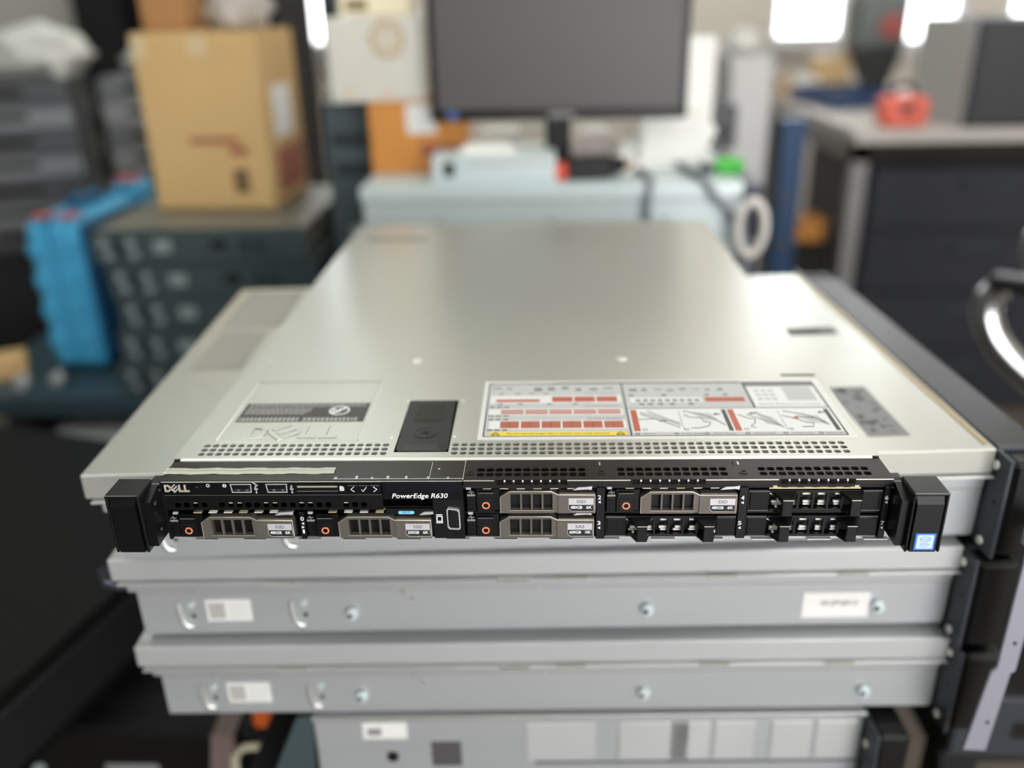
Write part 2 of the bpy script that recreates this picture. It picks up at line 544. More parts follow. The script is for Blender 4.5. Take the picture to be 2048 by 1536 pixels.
# lid latch
lt = MB()
lt.loft([(-80, 112, 43.1), (-48, 112, 43.1), (-46.6, 38, 43.1), (-48.5, 35.4, 43.1), (-77, 35.4, 43.1), (-79.4, 38, 43.1)],
        [(-80, 112, 38), (-48, 112, 38), (-46.6, 38, 38), (-48.5, 35.4, 38), (-77, 35.4, 38), (-79.4, 38, 38)])
lo = lt.build('lid_latch', BLK, srv)
MB().box(-73.4, -54, 79, 104, 43.1, 43.35, .12).build('latch_pad', BLKM, lo)
sc = MB().ring((-63.4, 61), 7.6, 7.0, 43.1, 43.35, 'z').cyl((-63.4, 61), 6.9, 43.0, 43.22, 'z', 28)
sc.build('lock_screw', BLK, lo)
q = MB()
for a in (0.5, 0.5 + math.pi / 2):
    q.prism(rotp([(-.8, -3.6), (.8, -3.6), (.8, 3.6), (-.8, 3.6)], -63.4, 61, a), 43.2, 43.26, 'z')
q.build('screw_slot', BLKD, lo)
MB().prism([(-76, 36.3), (-51, 36.3), (-54.5, 45.2), (-73.4, 45.2)], 43.1, 43.16, 'z').build('finger_scoop', BLKG, lo)
MB().box(-80.3, -47.7, 112, 113, 42.3, 43.0, .2).build('latch_hinge', BRIGHT, lo)

# system information label
lab = MB().box(-29, 213, 51, 145, 42.8, 42.94).build('system_label', LABEL, srv)
lab['label'] = 'white printed service label with red and yellow panels'
Lz = 42.94
pr = {}
def pb(m, x0, x1, y0, y1, lv=0):
    if m is REDP:
        MB().box(x0, x1, y0, y1, Lz + lv * .03, Lz + lv * .03 + .03).build('printed_red_block', m, lab)
        return
    pr.setdefault(m.name, (m, MB()))[1].box(x0, x1, y0, y1, Lz + lv * .03, Lz + lv * .03 + .03)
# grey ground inside the frame
pb(LGREY, -25, 207.5, 56, 140.5, 0)
for (x0, x1, y0, y1) in [(-25.6, 208.2, 139.4, 141), (-25.6, 208.2, 55, 55.9), (-25.8, -24.9, 55, 141), (207.2, 208.2, 55, 141), (69.9, 70.9, 55, 141)]:
    pb(BLKP, x0, x1, y0, y1, 1)
pb(DKP, 20, 156, 139.4, 141.8, 2)
pb(GREYP, 157.5, 207, 133, 139.5, 1)
pb(BLKP, 157.2, 158.4, 97, 139, 2)
pb(GREYP, 71, 207, 96.3, 97.3, 1)
pb(LABW, 72, 207, 60.5, 95.6, 1)
pb(LABW, 159.4, 206.4, 98.5, 132.5, 1)
# red drive rows on the left
pb(LABW, -23.5, 68, 106.5, 119, 1)
pb(REDP, -19.4, 11.2, 108.4, 112.8, 2)
for k in range(3): pb(REDP, 19.8 + k * 15.6, 34.3 + k * 15.6, 108.3, 117.1, 2)
pb(LABW, -23.5, 68, 87.5, 97, 1)
for k in range(5):
    for h in (0, 1): pb(REDP, -15.3 + k * 16.5, .2 + k * 16.5, 88.9 + h * 3.8, 91.6 + h * 3.8, 2)
pb(LABW, -22.5, 68.5, 66.3, 78.6, 1)
for k in range(6): pb(REDP, -15.1 + k * 13.8, -2.5 + k * 13.8, 67.3, 77.6, 2)
for k in range(6): pb(DKP, -15.1 + k * 13.8 + 5.9, -15.1 + k * 13.8 + 6.3, 67.6, 77.3, 3)
pb(YELP, -21.5, 67.5, 56.5, 61.7, 2)
for yy in (100, 80.3, 64.6, 86):
    for k in range(3): pb(DKP, -23.5 + k * 5, -20 + k * 5, yy - .9, yy + .9, 3)
for xx in (-18, -6, 4, 14): pb(GREYP, xx, xx + 3.2, 121.5, 123.5, 2)
for xx in (-18, -4, 16, 34): pb(DKP, xx, xx + 3.5, 104, 105.6, 2)
for k in range(9): pb(GREYP, -23 + k * 10, -23 + k * 10 + random.uniform(3, 7), 129 + random.uniform(-2.5, 3), 131.2 + random.uniform(-.5, 3.4), 2)
# mid top panel
pb(LABW, 74.3, 124, 106.5, 114.5, 1)
for k in range(9): pb(GREYP, 78 + k * 5.1, 81.6 + k * 5.1, 107.8, 111.6, 2)
for xx in (80, 86, 93, 101, 114): pb(DKP, xx, xx + 3.6, 102.6, 104.8, 2)
for xx in (74, 97, 127, 140): pb(DKP, xx, xx + 3.6, 117.5, 119.6, 2)
pb(REDP, 126.4, 153.7, 107.2, 114.4, 2)
for k in range(8): pb(GREYP, 75 + k * 9, 75 + k * 9 + random.uniform(3, 6), 126 + random.uniform(-2, 2), 128 + random.uniform(0, 3), 2)
# right top box: drawn strokes of the card
for k in range(9): pb(LGREY, 163 + (k % 3) * 5, 166.6 + (k % 3) * 5, 109 + (k // 3) * 7, 113 + (k // 3) * 7, 2)
pb(LGREY, 183.5, 203.5, 108, 131, 2)
# red side bands and grey bars of the pictogram strip
for (x0, m_) in ((72.7, REDP), (138.1, REDP), (134.1, DKP), (202.6, DKP)):
    ww = 4.2 if m_ is REDP else 2.9
    pb(m_, x0, x0 + ww, 61.9, 94.2, 2)
pb(GREYP, 105.0, 105.4, 63, 93, 2); pb(GREYP, 171.4, 171.8, 63, 92, 2)
for name, (m_, b_) in pr.items():
    b_.build('printed_' + name.replace('_print', '').replace('terracotta', 'red'), m_, lab)
text('Do not operate longer than 5 minutes with cover removed', 3.6, BLKP, lab, (23, 59.2, Lz + .09), TR, TU, depth=.02, width=66)
text('8 Drive Systems', 3.2, DKP, lab, (54, 121.8, Lz + .05), TR, TU, depth=.02, width=21)
text('10 Drive Systems', 3.2, DKP, lab, (54, 101.3, Lz + .05), TR, TU, depth=.02, width=23)
text('24 Drive Systems', 3.6, BLKP, lab, (54.5, 81.4, Lz + .05), TR, TU, depth=.02, width=23)
text('Quick Resource Locator', 4.0, DKP, lab, (183, 102.4, Lz + .05), TR, TU, depth=.02, width=42)
for s_, xx in (('Status', 82), ('Power Supply', 110), ('vFlash Media', 130), ('Memory Bank', 156), ('Temperature', 180), ('System ID', 200)):
    text(s_, 2.6, BLKP, lab, (xx, 58.2, Lz + .04), TR, TU, depth=.02, width=2.0 * len(s_) * .62)
for xx in (74.5, 99.5, 119, 145, 169, 191.5):
    MB().ring((xx, 58.2), 1.5, .9, Lz + .03, Lz + .06, 'z', 12).build('printed_icon', BLKP, lab)
for xx, nm in ((79.8, '1'), (106.9, '2'), (145.5, '1'), (174, '2')):
    MB().ring((xx, 64.2), 1.7, 1.3, Lz + .06, Lz + .09, 'z', 14).build('printed_number_ring', DKP, lab)
    text(nm, 2.4, DKP, lab, (xx, 64.2, Lz + .06), TR, TU, depth=.02)
for xx in (-17.5, 63.5):
    g = MB()
    for (a, b2) in (((-2.6, 0), (0, 3.8)), ((0, 3.8), (2.6, 0)), ((2.6, 0), (-2.6, 0))):
        g.tube([(xx + a[0], 57.2 + a[1], Lz + .12), (xx + b2[0], 57.2 + b2[1], Lz + .12)], .28, 5)
    g.build('printed_triangle', BLKP, lab)
# pictograms: bars, hands, arrows as line drawings
def lines(paths, m_, r=.22):
    g = MB()
    for p in paths:
        g.tube([(a, b2, Lz + .1) for a, b2 in p], r, 5)
    return g.build('pictogram', m_, lab)
lines([[(79, 90), (88, 84), (100, 74), (104, 70)], [(79, 87), (90, 79), (103, 67)], [(77, 79), (88, 80), (98, 72)], [(84, 92), (96, 80), (104, 73)]], GREYP, .35)
lines([[(108, 86), (112, 82), (119, 81), (120, 75), (124, 74), (122, 69), (116, 66), (110, 66)], [(108, 92), (118, 88), (127, 80), (133, 70)]], DKP, .3)
lines([[(144, 86), (150, 80), (154, 79), (153, 73), (149, 68), (152, 66)], [(156, 90), (163, 80), (170, 66)], [(150, 86), (162, 75), (169, 68)]], GREYP, .35)
lines([[(173, 84), (181, 79), (186, 74), (191, 72), (189, 67), (182, 67)], [(175, 91), (188, 86), (199, 74)], [(182, 82), (194, 80), (200, 70)]], DKP, .3)
gp = MB()
gp.prism([(112, 90), (126, 88), (130, 76), (121, 78)], Lz + .06, Lz + .1, 'z')
gp.prism([(156, 88), (166, 82), (170, 68), (160, 72)], Lz + .06, Lz + .1, 'z')
gp.prism([(181, 86), (196, 84), (201, 70), (190, 74)], Lz + .06, Lz + .1, 'z')
gp.build('pictogram_fill', LGREY, lab)
ga = MB()
for (ax, ay) in ((90, 76), (127, 86), (151, 87), (197, 88)):
    ga.prism([(ax, ay), (ax + 3.5, ay + 3), (ax + 3, ay + .9), (ax + 6, ay + 2), (ax + 5.5, ay + .6), (ax + 3, ay - .4)], Lz + .1, Lz + .14, 'z')
ga.build('pictogram_arrow', BLKP, lab)
MB().prism([(178, 80), (182, 83), (183, 79)], Lz + .1, Lz + .14, 'z').build('pictogram_red_tip', REDP, lab)

# ---- front: top plates
tp = MB()
TPp = lambda u, v, w: (u, v, 42.0 - w)
HP = 5.5
tgs = [-24.0, 59.8, 143.3]
for g0 in tgs:
    tp.perf(g0, HP, 12, 7.3, 5.9, 2, 4.3, 4.3, 1.0, TPp)
edges = [-33.8]
for g0 in tgs: edges += [g0 - HP / 2, g0 + HP * 11.5]
edges.append(217)
for i in range(0, len(edges) - 1, 2):
    rect(tp, edges[i], edges[i + 1], 0.8, 25.6, 42.0)
for g0 in tgs:
    rect(tp, g0 - HP / 2, g0 + HP * 11.5, .8, 7.3 - 2.95, 42.0)
    rect(tp, g0 - HP / 2, g0 + HP * 11.5, 7.3 + 5.9 * 1.5, 25.6, 42.0)
# bent-down front lip, with notches over each drive column
nt_ = [(-15.5, 27.5), (64.5, 108.5), (150.5, 195.0)]
glint = []
xs = -33.8
for (a, b) in nt_ + [(217, 217)]:
    tp.add([(xs, .8, 42), (a, .8, 42), (a, 0.1, 41.6), (xs, 0.1, 41.6)], [(0, 1, 2, 3)])
    tp.add([(xs, .1, 41.6), (a, .1, 41.6), (a, 0, 38.6), (xs, 0, 38.6)], [(0, 1, 2, 3)])
    tp.add([(xs, 0, 38.6), (a, 0, 38.6), (a, 3, 38.6), (xs, 3, 38.6)], [(0, 1, 2, 3)])
    if b > a:
        n = 8
        pw = (b - a) / n
        for k in range(n):
            tp.box(a + k * pw + .2, a + k * pw + 1.3, 0, 1.0, 38.8, 41.9)
            tp.box(a + k * pw, a + (k + 1) * pw, .6, 1.0, 36.8, 38.8)
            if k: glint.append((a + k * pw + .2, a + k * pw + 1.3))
    xs = b
tpo = tp.build('front_top_plate', BLKM, srv)
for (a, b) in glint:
    MB().box(a, b, -.15, .9, 41.0, 41.95, .15).build('tooth_glint', SPRING, tpo)  # pale block paints the glint on the tooth's bend
for (px, py) in ((-30.4, 9.6), (48.2, 9.4), (132, 9.4)):
    q = MB().ring((px, py), 2.6, 1.3, 42.0, 42.35, 'z', 20).cyl((px, py), 1.3, 41.6, 42.05, 'z', 16)
    q.build('plate_screw', BLKM, tpo)
    MB().cyl((px, py), .75, 42.05, 42.1, 'z', 6).build('screw_socket', BLKD, tpo)
for px in (44.0, 47.2, 127.4, 130.4):
    MB().box(px, px + .9, 18.2, 22.0, 41.9, 42.2, .1).build('plate_slit', BRIGHT if px in (47.2, 130.4) else BLKD, tpo)
MB().box(-215, 215, 2, 26, 35.6, 37.4).build('bay_ceiling', BLKD, srv)

xs = -33.6
for (a, b) in nt_ + [(216.6, 217)]:
    MB().tube([(xs, .35, 41.75), (a, .35, 41.75)], .36, 6).build('lip_bend', EDGEB, tpo)
    xs = b
# contact fingers along the bay tops
def fingers(x0, n, z, y=2.2, pitch=10.0):
    for k in range(n):
        a = x0 + k * pitch
        q = MB().box(a, a + 5.0, y, y + 2.4, z, z + .9, .12)
        if k % 2: q.box(a + .4, a + 4.6, y + 2.0, y + 3.4, z + .9, z + 2.0, .1)
        q.build('contact_finger', SPRING if k % 3 else GOLD, srv)
fingers(-22.5, 6, 34.9); fingers(62.0, 6, 34.9)
q = MB().box(146, 199, 1.4, 3.2, 35.0, 35.9, .1)
for k in range(6): q.box(148 + k * 9, 153 + k * 9, 1.6, 2.8, 35.9, 37.2, .1)
q.build('contact_strip', GOLD, srv)
fingers(-200, 7, 18.6, 2.4, 9.4); fingers(-117, 4, 18.6, 2.4, 9.6)
MB().box(-196, -150, 3, 5, 20.6, 21.1, .1).build('contact_strip', GOLD, srv)
MB().box(-118, -82, 3, 5, 20.6, 21.1, .1).build('contact_strip', GOLD, srv)
for (a, z) in ((31, 34.7), (117.5, 34.7), (-149.5, 17.8), (-61.5, 17.8), (31, 17.4)):
    q = MB()
    q.prism([(a, z), (a + 8.5, z + .6), (a + 11, z + .2), (a + 11.3, z + 2.8), (a + 8, z + 2.2), (a + 3, z + 2.0)], 1.0, 3.2)
    q.build('spring_clip', STEEL2, srv)
for (a, z) in ((-32.6, 34.9), (51.0, 34.9), (-129.5, 18.2), (-212.5, 18.2), (-32.0, 17.6)):
    MB().box(a, a + 3, 1.6, 3.4, z, z + 1.6, .2).build('light_pipe', STEEL2, srv)

# ---- front: black frame
fm = MB()
for (a, b, z1) in ((-134.8, -131.4, 20), (44.7, 50.0, 36.5), (128.6, 134.0, 36.5), (212.6, 216.6, 36.5)):
    fm.box(a, b, .6, 26, 1.2, z1, .35)
fm.box(-33.8, 216, 4, 26, 17.2, 18.4).box(-216.8, -214.9, .6, 26, 1.2, 41.8)
fm.box(-216, 216, 4, 26, .9, 1.5).box(-215, -53, 4, 26, 20.8, 22.4)
fm.build('bay_frame', BLK, srv)
for s_, xx, z in (('0', -132.9, 15.6), ('1', -132.9, 6.6), ('2', 46.6, 30.0), ('3', 46.6, 12.2), ('4', 130.8, 29.4), ('5', 130.4, 12.0), ('6', 214.4, 29.2), ('7', 214.2, 11.8)):
    text(s_, 3.9, WHITE, srv, (xx, .55, z), FR, FU, 'bay_number', .06, .012, width=(1.2 if s_ == '1' else 2.0))
for xx, z, dr in ((-132.9, 12.4, -1), (-132.9, 9.8, 1), (46.6, 26.9, -1), (46.6, 9.0, -1), (130.8, 26.2, -1), (130.4, 8.8, -1), (214.4, 26.2, -1), (214.2, 8.8, -1)):
    MB().prism([(xx + dr * .8, z), (xx - dr * .8, z + .95), (xx - dr * .8, z - .95)], .45, .6).build('bay_arrow', WHITE, srv)

# ---- front: control panel
cp = MB()
cp.box(-215.2, -82.6, .3, 10, 32.4, 41.6, .35)
cpo = cp.build('control_panel', BLKG, srv)
MB().tube([(-215, .45, 41.5), (-34.4, .45, 41.5)], .34, 6).build('panel_upper_edge', EDGEB, cpo)
MB().tube([(-214.6, .7, 32.35), (-83, .7, 32.35)], .22, 6).build('panel_lower_edge', EDGEG, cpo)
MB().box(-215.6, -34.2, .9, 25.4, 41.2, 42.0, .3).build('panel_top_film', FILM, srv)
for k, (a, b, z) in enumerate(((-54.5, -54.2, 42.0),)):
    MB().box(a, b, 4, 23, z, z + .03).build('film_seam', LABSIL, srv)
MB().cyl((-49.5, 14.5), .7, 42.0, 42.1, 'z', 10).build('film_pip', BRIGHT, srv)
MB().box(-34.3, -33.9, .8, 25.4, 41.4, 42.25).build('film_edge', BRIGHT, srv)
q = MB().box(-112, -34.2, 2.6, 3.1, 42.0, 42.12)
for k in range(7):
    a = -111 + k * 11 + random.uniform(-2, 2)
    q.box(a, a + 1.4, 2.4, 4.2 + random.uniform(0, 2), 42.0, 42.25, .05)
q.build('film_peel_edge', LABSIL, srv)
q = MB()
n = 30
for k in range(n):
    x0 = -217 + 104.5 * k / n; x1 = -217 + 104.5 * (k + 1) / n
    f0 = .25 * math.sin(k * .9) + .15 * math.sin(k * 2.3); f1 = .25 * math.sin((k + 1) * .9) + .15 * math.sin((k + 1) * 2.3)
    prof_ = [(8.8, .15), (11, .9), (13, .5), (15, .8), (16.2, .2)]
    for i in range(4):
        (y0, h0), (y1, h1) = prof_[i], prof_[i + 1]
        q.add([(x0, y0 + f0, 42.1 + h0 + f0 * .4), (x1, y0 + f1, 42.1 + h0 + f1 * .4), (x1, y1 + f1, 42.1 + h1 + f1 * .4), (x0, y1 + f0, 42.1 + h1 + f0 * .4)], [(0, 1, 2, 3)], True)
q.build('clear_tape_strip', TAPE, srv, fix=False)['label'] = 'crumpled strip of clear tape along the top edge'
# lettering of the maker, silver, with the tilted E
d2 = MB()
def front_letter(poly):
    d2.prism(poly, -.25, .35)
zb = 35.1
X = -213.6
front_letter([(X, zb), (X + 1.1, zb), (X + 1.1, zb + 4.8), (X, zb + 4.8)])
front_letter([(X + 1.1, zb), (X + 2.4, zb), (X + 3.7, zb + 1), (X + 4.2, zb + 2.4), (X + 3.7, zb + 3.8), (X + 2.4, zb + 4.8), (X + 1.1, zb + 4.8), (X + 1.1, zb + 3.7), (X + 2.2, zb + 3.7), (X + 2.9, zb + 3), (X + 2.9, zb + 1.8), (X + 2.2, zb + 1.1), (X + 1.1, zb + 1.1)])
def fr(poly, cx, cz, a):
    front_letter(rotp(poly, cx, cz, a))
ex, ez = X + 6.2, zb + 2.4
fr([(-2.2, -2.1), (-1.2, -2.1), (-1.2, 2.1), (-2.2, 2.1)], ex, ez, .75)
for t in (-2.1, -.45, 1.2): fr([(-1.2, t), (2.0, t), (2.0, t + .9), (-1.2, t + .9)], ex, ez, .75)
for lx in (X + 8.6, X + 12):
    front_letter([(lx, zb), (lx + 3.1, zb), (lx + 3.1, zb + 1.1), (lx + 1.1, zb + 1.1), (lx + 1.1, zb + 4.8), (lx, zb + 4.8)])
d2.build('logo_letters', LOGO, cpo)
MB().ring((-193.4, 37.5), 2.5, 1.7, -.5, .4).cyl((-193.4, 37.5), 1.7, -.1, .4).build('power_button', BLK, cpo)
MB().cyl((-193.6, 38.7), .7, -.25, .2, 'y', 12).build('power_light', BRIGHT, cpo)
MB().ring((-187, 39.2), 1.15, .6, .2, .35, n=16).build('power_icon', LGREY, cpo)
MB().cyl((-177, 39.1), 1.25, .2, .35, n=18).build('information_icon', LGREY, cpo)
MB().box(-177.25, -176.75, .12, .25, 38.4, 39.9).build('information_stroke', BLKP, cpo)
for (a, b) in ((-173.5, -160.8), (-152, -139.2)):
    q = MB()
    z0, z1 = 34.4, 40.3
    q.box(a, b, -.1, .35, z1 - .45, z1).box(a + .6, b - .2, -.1, .35, z0, z0 + .45)
    q.prism([(a, z1 - .45), (a + .5, z1 - .45), (a + 1.1, z0 + .45), (a + .6, z0 + .45)], -.1, .35)
    q.prism([(b - .5, z1 - .45), (b, z1 - .45), (b - .2, z0 + .45), (b - .7, z0 + .45)], -.1, .35)
    u = q.build('usb_port', LABSIL, cpo)
    MB().box(a + 1, b - 1, .1, .34, z0 + .5, z1 - .5).build('port_cavity', BLKD, u)
    MB().box(a + 1.2, b - 1.4, -.02, .2, z1 - 3.4, z1 - .9).build('port_tongue', BLK, u)
    for t in (.36, .78): MB().box(a + (b - a) * t - .9, a + (b - a) * t + .9, -.06, .2, z0 + .8, z0 + 2.1, .1).build('port_contact', BRIGHT, u)
for xx in (-158.2, -136.6):
    q = MB().box(xx - .2, xx + .2, .2, .35, 34.4, 38.6).cyl((xx, 34.4), .6, .2, .35, n=10).prism([(xx - .7, 38.4), (xx + .7, 38.4), (xx, 39.4)], .2, .35)
    q.box(xx - 1.0, xx - .6, .2, .35, 36.4, 37.8).box(xx + .6, xx + 1.0, .2, .35, 36.0, 37.4).box(xx - 1, xx + 1, .2, .35, 36.1, 36.5)
    q.build('usb_icon', LGREY, cpo)
q = MB().prism(rotp([(-1.6, -.35), (1.6, -.35), (1.6, .35), (-1.6, .35)], -158.4, 40.2, -.7), .2, .35).cyl((-159.5, 41.1), .6, .2, .35, n=8).cyl((-157.3, 39.3), .6, .2, .35, n=8)
q.build('wrench_icon', LGREY, cpo)
sd = MB().box(-134, -108.6, -.05, .4, 35.2, 39.6, .2).build('card_slot', BLK, cpo)
MB().box(-133, -109, -.1, .2, 37.9, 38.9).build('card_edge', GOLD, sd)
MB().box(-133.4, -109, -.12, .2, 35.2, 35.5).build('slot_lip', GREYP, sd)
q = MB().prism([(-107.8, 35.3), (-105.1, 35.3), (-105.1, 37.6), (-106, 38.6), (-107.8, 38.6)], .2, .35)
q.build('card_icon', LGREY, cpo)
for k, (s_, xx) in enumerate((('<', -100), ('v', -93.2), ('>', -86.5))):
    b = MB().box(xx - 3.1, xx + 3.1, -.1, .4, 34.2, 39.2, .25).build('menu_button', BLKG, cpo)
    q = MB()
    if s_ == '<': q.tube([(xx + 1, -.12, 38.2), (xx - 1.1, -.12, 36.5), (xx + 1, -.12, 34.9)], .26, 6)
    if s_ == '>': q.tube([(xx - 1, -.12, 38.2), (xx + 1.1, -.12, 36.5), (xx - 1, -.12, 34.9)], .26, 6)
    if s_ == 'v': q.tube([(xx - 1.5, -.12, 36.4), (xx - .6, -.12, 35.0), (xx + 1.6, -.12, 38.0)], .26, 6)
    q.build('button_mark', WHITE, b)
    MB().box(xx - 2.8, xx + 2.8, -.14, 0, 38.9, 39.1).build('button_edge', GREYP, b)
lcd = MB().box(-82.4, -34.2, .1, 10, 29.3, 41.8, .35).build('display_panel', BLKG, srv)
MB().tube([(-82, 1.0, 29.15), (-53.4, 1.0, 29.15)], .2, 6).build('display_lower_edge', EDGEG, lcd)
MB().box(-79.5, -37, .05, .2, 34.6, 41, .05).build('display_window', mat('dark_display_glass', (10, 13, 24), 0.1, coat=.4), lcd)
text('PowerEdge R630', 4.5, WHITE, lcd, (-60.4, .1, 31.7), FR, FU, 'lettering', .06, .012, width=33.5, shear=.22)
# vent strip below the control panel
vs_ = MB()
VP = lambda u, v, w: (u, 1.0 + w, v)
skipped = {(5, 0), (17, 0), (4, 0), (18, 0)}
vs_.perf(-207.8, 5.4, 22, 25.2, 5.0, 1, 3.7, 3.7, 1.2, VP, {(4, 0), (18, 0)})
for (x0, x1, z0, z1) in ((-215, -82.7, 27.7, 32.3), (-215, -210.5, 22.4, 27.7), (-207.8 + 5.4 * 21.5, -82.7, 22.4, 27.7), (-215, -82.7, 21.8, 22.7)):
    vs_.add([(x0, 1, z0), (x1, 1, z0), (x1, 1, z1), (x0, 1, z1)], [(0, 1, 2, 3)])
vs_.build('vent_strip', BLK, srv, fix=False)
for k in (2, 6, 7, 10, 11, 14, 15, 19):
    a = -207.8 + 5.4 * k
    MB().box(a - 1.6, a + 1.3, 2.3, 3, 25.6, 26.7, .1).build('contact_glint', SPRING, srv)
# video port block
vg = MB().box(-53.0, -34.2, .8, 12, 1.4, 29.2, .3).build('port_block', BLK, srv)
q = MB()
D = [(-44.6, 22.6), (-43.6, 23.8), (-37.8, 22.8), (-36.8, 21.4), (-36.6, 10.0), (-37.4, 8.8), (-43.4, 9.2), (-44.4, 10.6)]
cx, cz = -40.7, 16.2
Di = [(cx + (p[0] - cx) * .83, cz + (p[1] - cz) * .90) for p in D]
n = 8
q.add([(p[0], -1.2, p[1]) for p in D] + [(p[0], -1.2, p[1]) for p in Di] + [(p[0], .9, p[1]) for p in D] + [(p[0], .9, p[1]) for p in Di],
      [(i, (i + 1) % n, n + (i + 1) % n, n + i) for i in range(n)] + [(i, 2 * n + i, 2 * n + (i + 1) % n, (i + 1) % n) for i in range(n)]
      + [(n + i, n + (i + 1) % n, 3 * n + (i + 1) % n, 3 * n + i) for i in range(n)])
q.build('video_port', STEEL2, vg)
MB().prism(Di, -.4, .9).build('port_insert', BLK, vg)
pn = MB()
for i in range(3):
    for j in range(5):
        pn.cyl((-42.6 + i * 1.9, 11.6 + j * 2.2 + (i % 2) * 1.0), .55, -.46, -.3, n=8)
pn.build('port_pinholes', BLKD, vg)
q = MB().box(-51.4, -47.2, .6, .85, 12.4, 12.9).box(-51.2, -47.4, .6, .85, 18.0, 18.5)
q.box(-51.2, -50.5, .6, .85, 13.4, 17.4).box(-48.1, -47.4, .6, .85, 13.4, 17.4).box(-50.8, -47.8, .6, .85, 16.9, 17.5).box(-50.8, -47.8, .6, .85, 13.3, 13.9)
q.build('screen_icon', WHITE, vg)
est = MB()
cxs = [(-65.6 + 1.1 * math.cos(a), 19.0 + 1.1 * math.sin(a)) for a in [(-.5 + k / 8) * math.pi for k in range(9)]] + \
      [(-73.2 + 1.1 * math.cos(a), 19.0 + 1.1 * math.sin(a)) for a in [(.5 + k / 8) * math.pi for k in range(9)]]
MB().box(-82, -53.2, 2.2, 4, 17.6, 21.4, .2).build('sticker_bar', BLK, srv)
eo = est.prism(cxs, 2.05, 2.2).build('oval_sticker', SKYB, srv)
text('EST', 1.9, BLKP, eo, (-69.4, 2.05, 19.0), FR, FU, depth=.03, width=4.6)


# ---- drive carriers
def carrier(x, z, top, cap, speed):
    body = MB()
    body.box(0, 5.4, 2.2, 24, .2, 12.2, .3)          # light column
    body.box(5.4, 19.8, 3.2, 24, .2, 15.0, .3)
    body.box(19.8, 77.8, 4.5, 24, .2, 13.0, .3)
    o = body.build('drive_carrier', BLK, srv, (x, 0, z))
    o['label'] = 'drive carrier with graphite handle marked ' + top
    MB().box(.2, 5.2, 1.6, 2.6, 11.0, 12.3, .2).build('light_cap', GREYP, o)
    for k in range(3): MB().box(1.2, 4.0, 1.9, 2.3, 1.4 + k * 3, 3.4 + k * 3, .2).build('status_light', BLKG, o)
    q = MB().tube([(1, 1.9, 13.6), (2, 1.9, 13.6), (2.6, 1.9, 15), (3.1, 1.9, 12.6), (3.5, 1.9, 13.7), (4.6, 1.9, 13.7)], .16, 5)
    q.build('activity_icon', LGREY, o)
    MB().box(1.0, 5.0, 2.0, 2.4, 12.3, 15.0, .1).build('light_window', BLKG, o)
    b = MB().prism([(6.2, .6), (16.6, .6), (16.6, 10.6), (15.8, 13.6), (7.0, 13.6), (6.2, 10.6)], 1.2, 4).build('release_button', BLK, o)
    MB().box(6.8, 16.0, .9, 1.6, 13.2, 13.7, .15).build('button_ridge', EDGEG, o)
    MB().box(7.2, 16.2, .7, 1.3, 1.0, 9.6, .2).build('button_face', BLK, o)
    MB().ring((11.5, 5.4), 2.35, 1.55, .1, .9).build('button_ring', RING, o)
    MB().cyl((11.5, 5.4), 1.5, .55, .9, n=20).build('button_centre', BLKG, o)
    # handle: outline with an open grille
    h = MB()
    h.prism([(20, .1), (20, 11.2), (25.6, 15.0), (26.2, 13.0), (26.2, .1)], .3, 5.5)
    h.prism([(25.6, 15.0), (50.5, 15.0), (51.4, 13.2), (26.0, 13.2)], .4, 5.5)
    h.prism([(26.2, .1), (52, .1), (52, 2.0), (26.2, 2.0)], .3, 5.0)
    h.prism([(50.5, 15.0), (54.6, 12.7), (54.6, .1), (52.0, .1), (51.2, 3.0), (51.2, 13.2)], .9, 6)
    h.prism([(54.6, 12.7), (76.6, 12.7), (76.6, .1), (54.6, .1)], 0, 6)
    h.box(54.8, 76.6, .3, 6, 12.5, 13.6, .4)
    ho = h.build('carrier_handle', HANDLE, o)
    MB().tube([(20.1, .35, .4), (20.1, .35, 11.1), (25.7, .4, 14.9), (50.4, .45, 14.9), (54.6, .3, 12.6), (76.4, .25, 12.6), (76.4, .2, .4)], .32, 6).build('handle_rim', HEDGE, o)
    for k in range(3):
        MB().box(31.8 + k * 6.4, 33.1 + k * 6.4, .9, 3.4, 1.9, 13.3, .2).build('handle_bar', HANDLE, o)
    MB().box(26.2, 52, 6.5, 8, 1, 13).build('grille_back', BLKD, o)
    q = MB()
    for k in range(4):
        q.box(27 + k * 6.4 + random.uniform(0, 2), 30.0 + k * 6.4 + random.uniform(0, 1), 5.2, 6.2, 5 + random.uniform(0, 5), 6 + random.uniform(0, 5), .15)
    q.build('inner_bracket', STEEL2, o)
    MB().box(25.4, 52, 0.15, .5, 1.75, 2.1, .08).build('lower_rim', HEDGE, o)
    MB().box(60.8, 75.6, -.15, .05, 6.0, 10.4, .05).build('label_top', LABSIL, o)
    MB().prism([(60.8, 6.0), (60.8, 3.2), (62.6, 1.5), (75.6, 1.5), (75.6, 6.0)], -.1, .05).build('label_bottom', BLKP, o)
    MB().tube([(60.8, -.1, 5.8), (60.8, -.1, 3.2), (62.6, -.1, 1.5), (75.6, -.1, 1.5), (75.6, -.1, 6)], .16, 5).build('label_rim', LABSIL, o)
    text(top, 2.9, DKP, o, (68.2, -.15, 8.2), FR, FU, depth=.03, width=5.4, offset=.01)
    text(cap, 2.7, WHITE, o, (65.4, -.1, 4.2), FR, FU, depth=.03, width=7.0, offset=.02)
    text(speed, 2.7, WHITE, o, (72.8, -.1, 4.2), FR, FU, depth=.03, width=3.4, offset=.02)


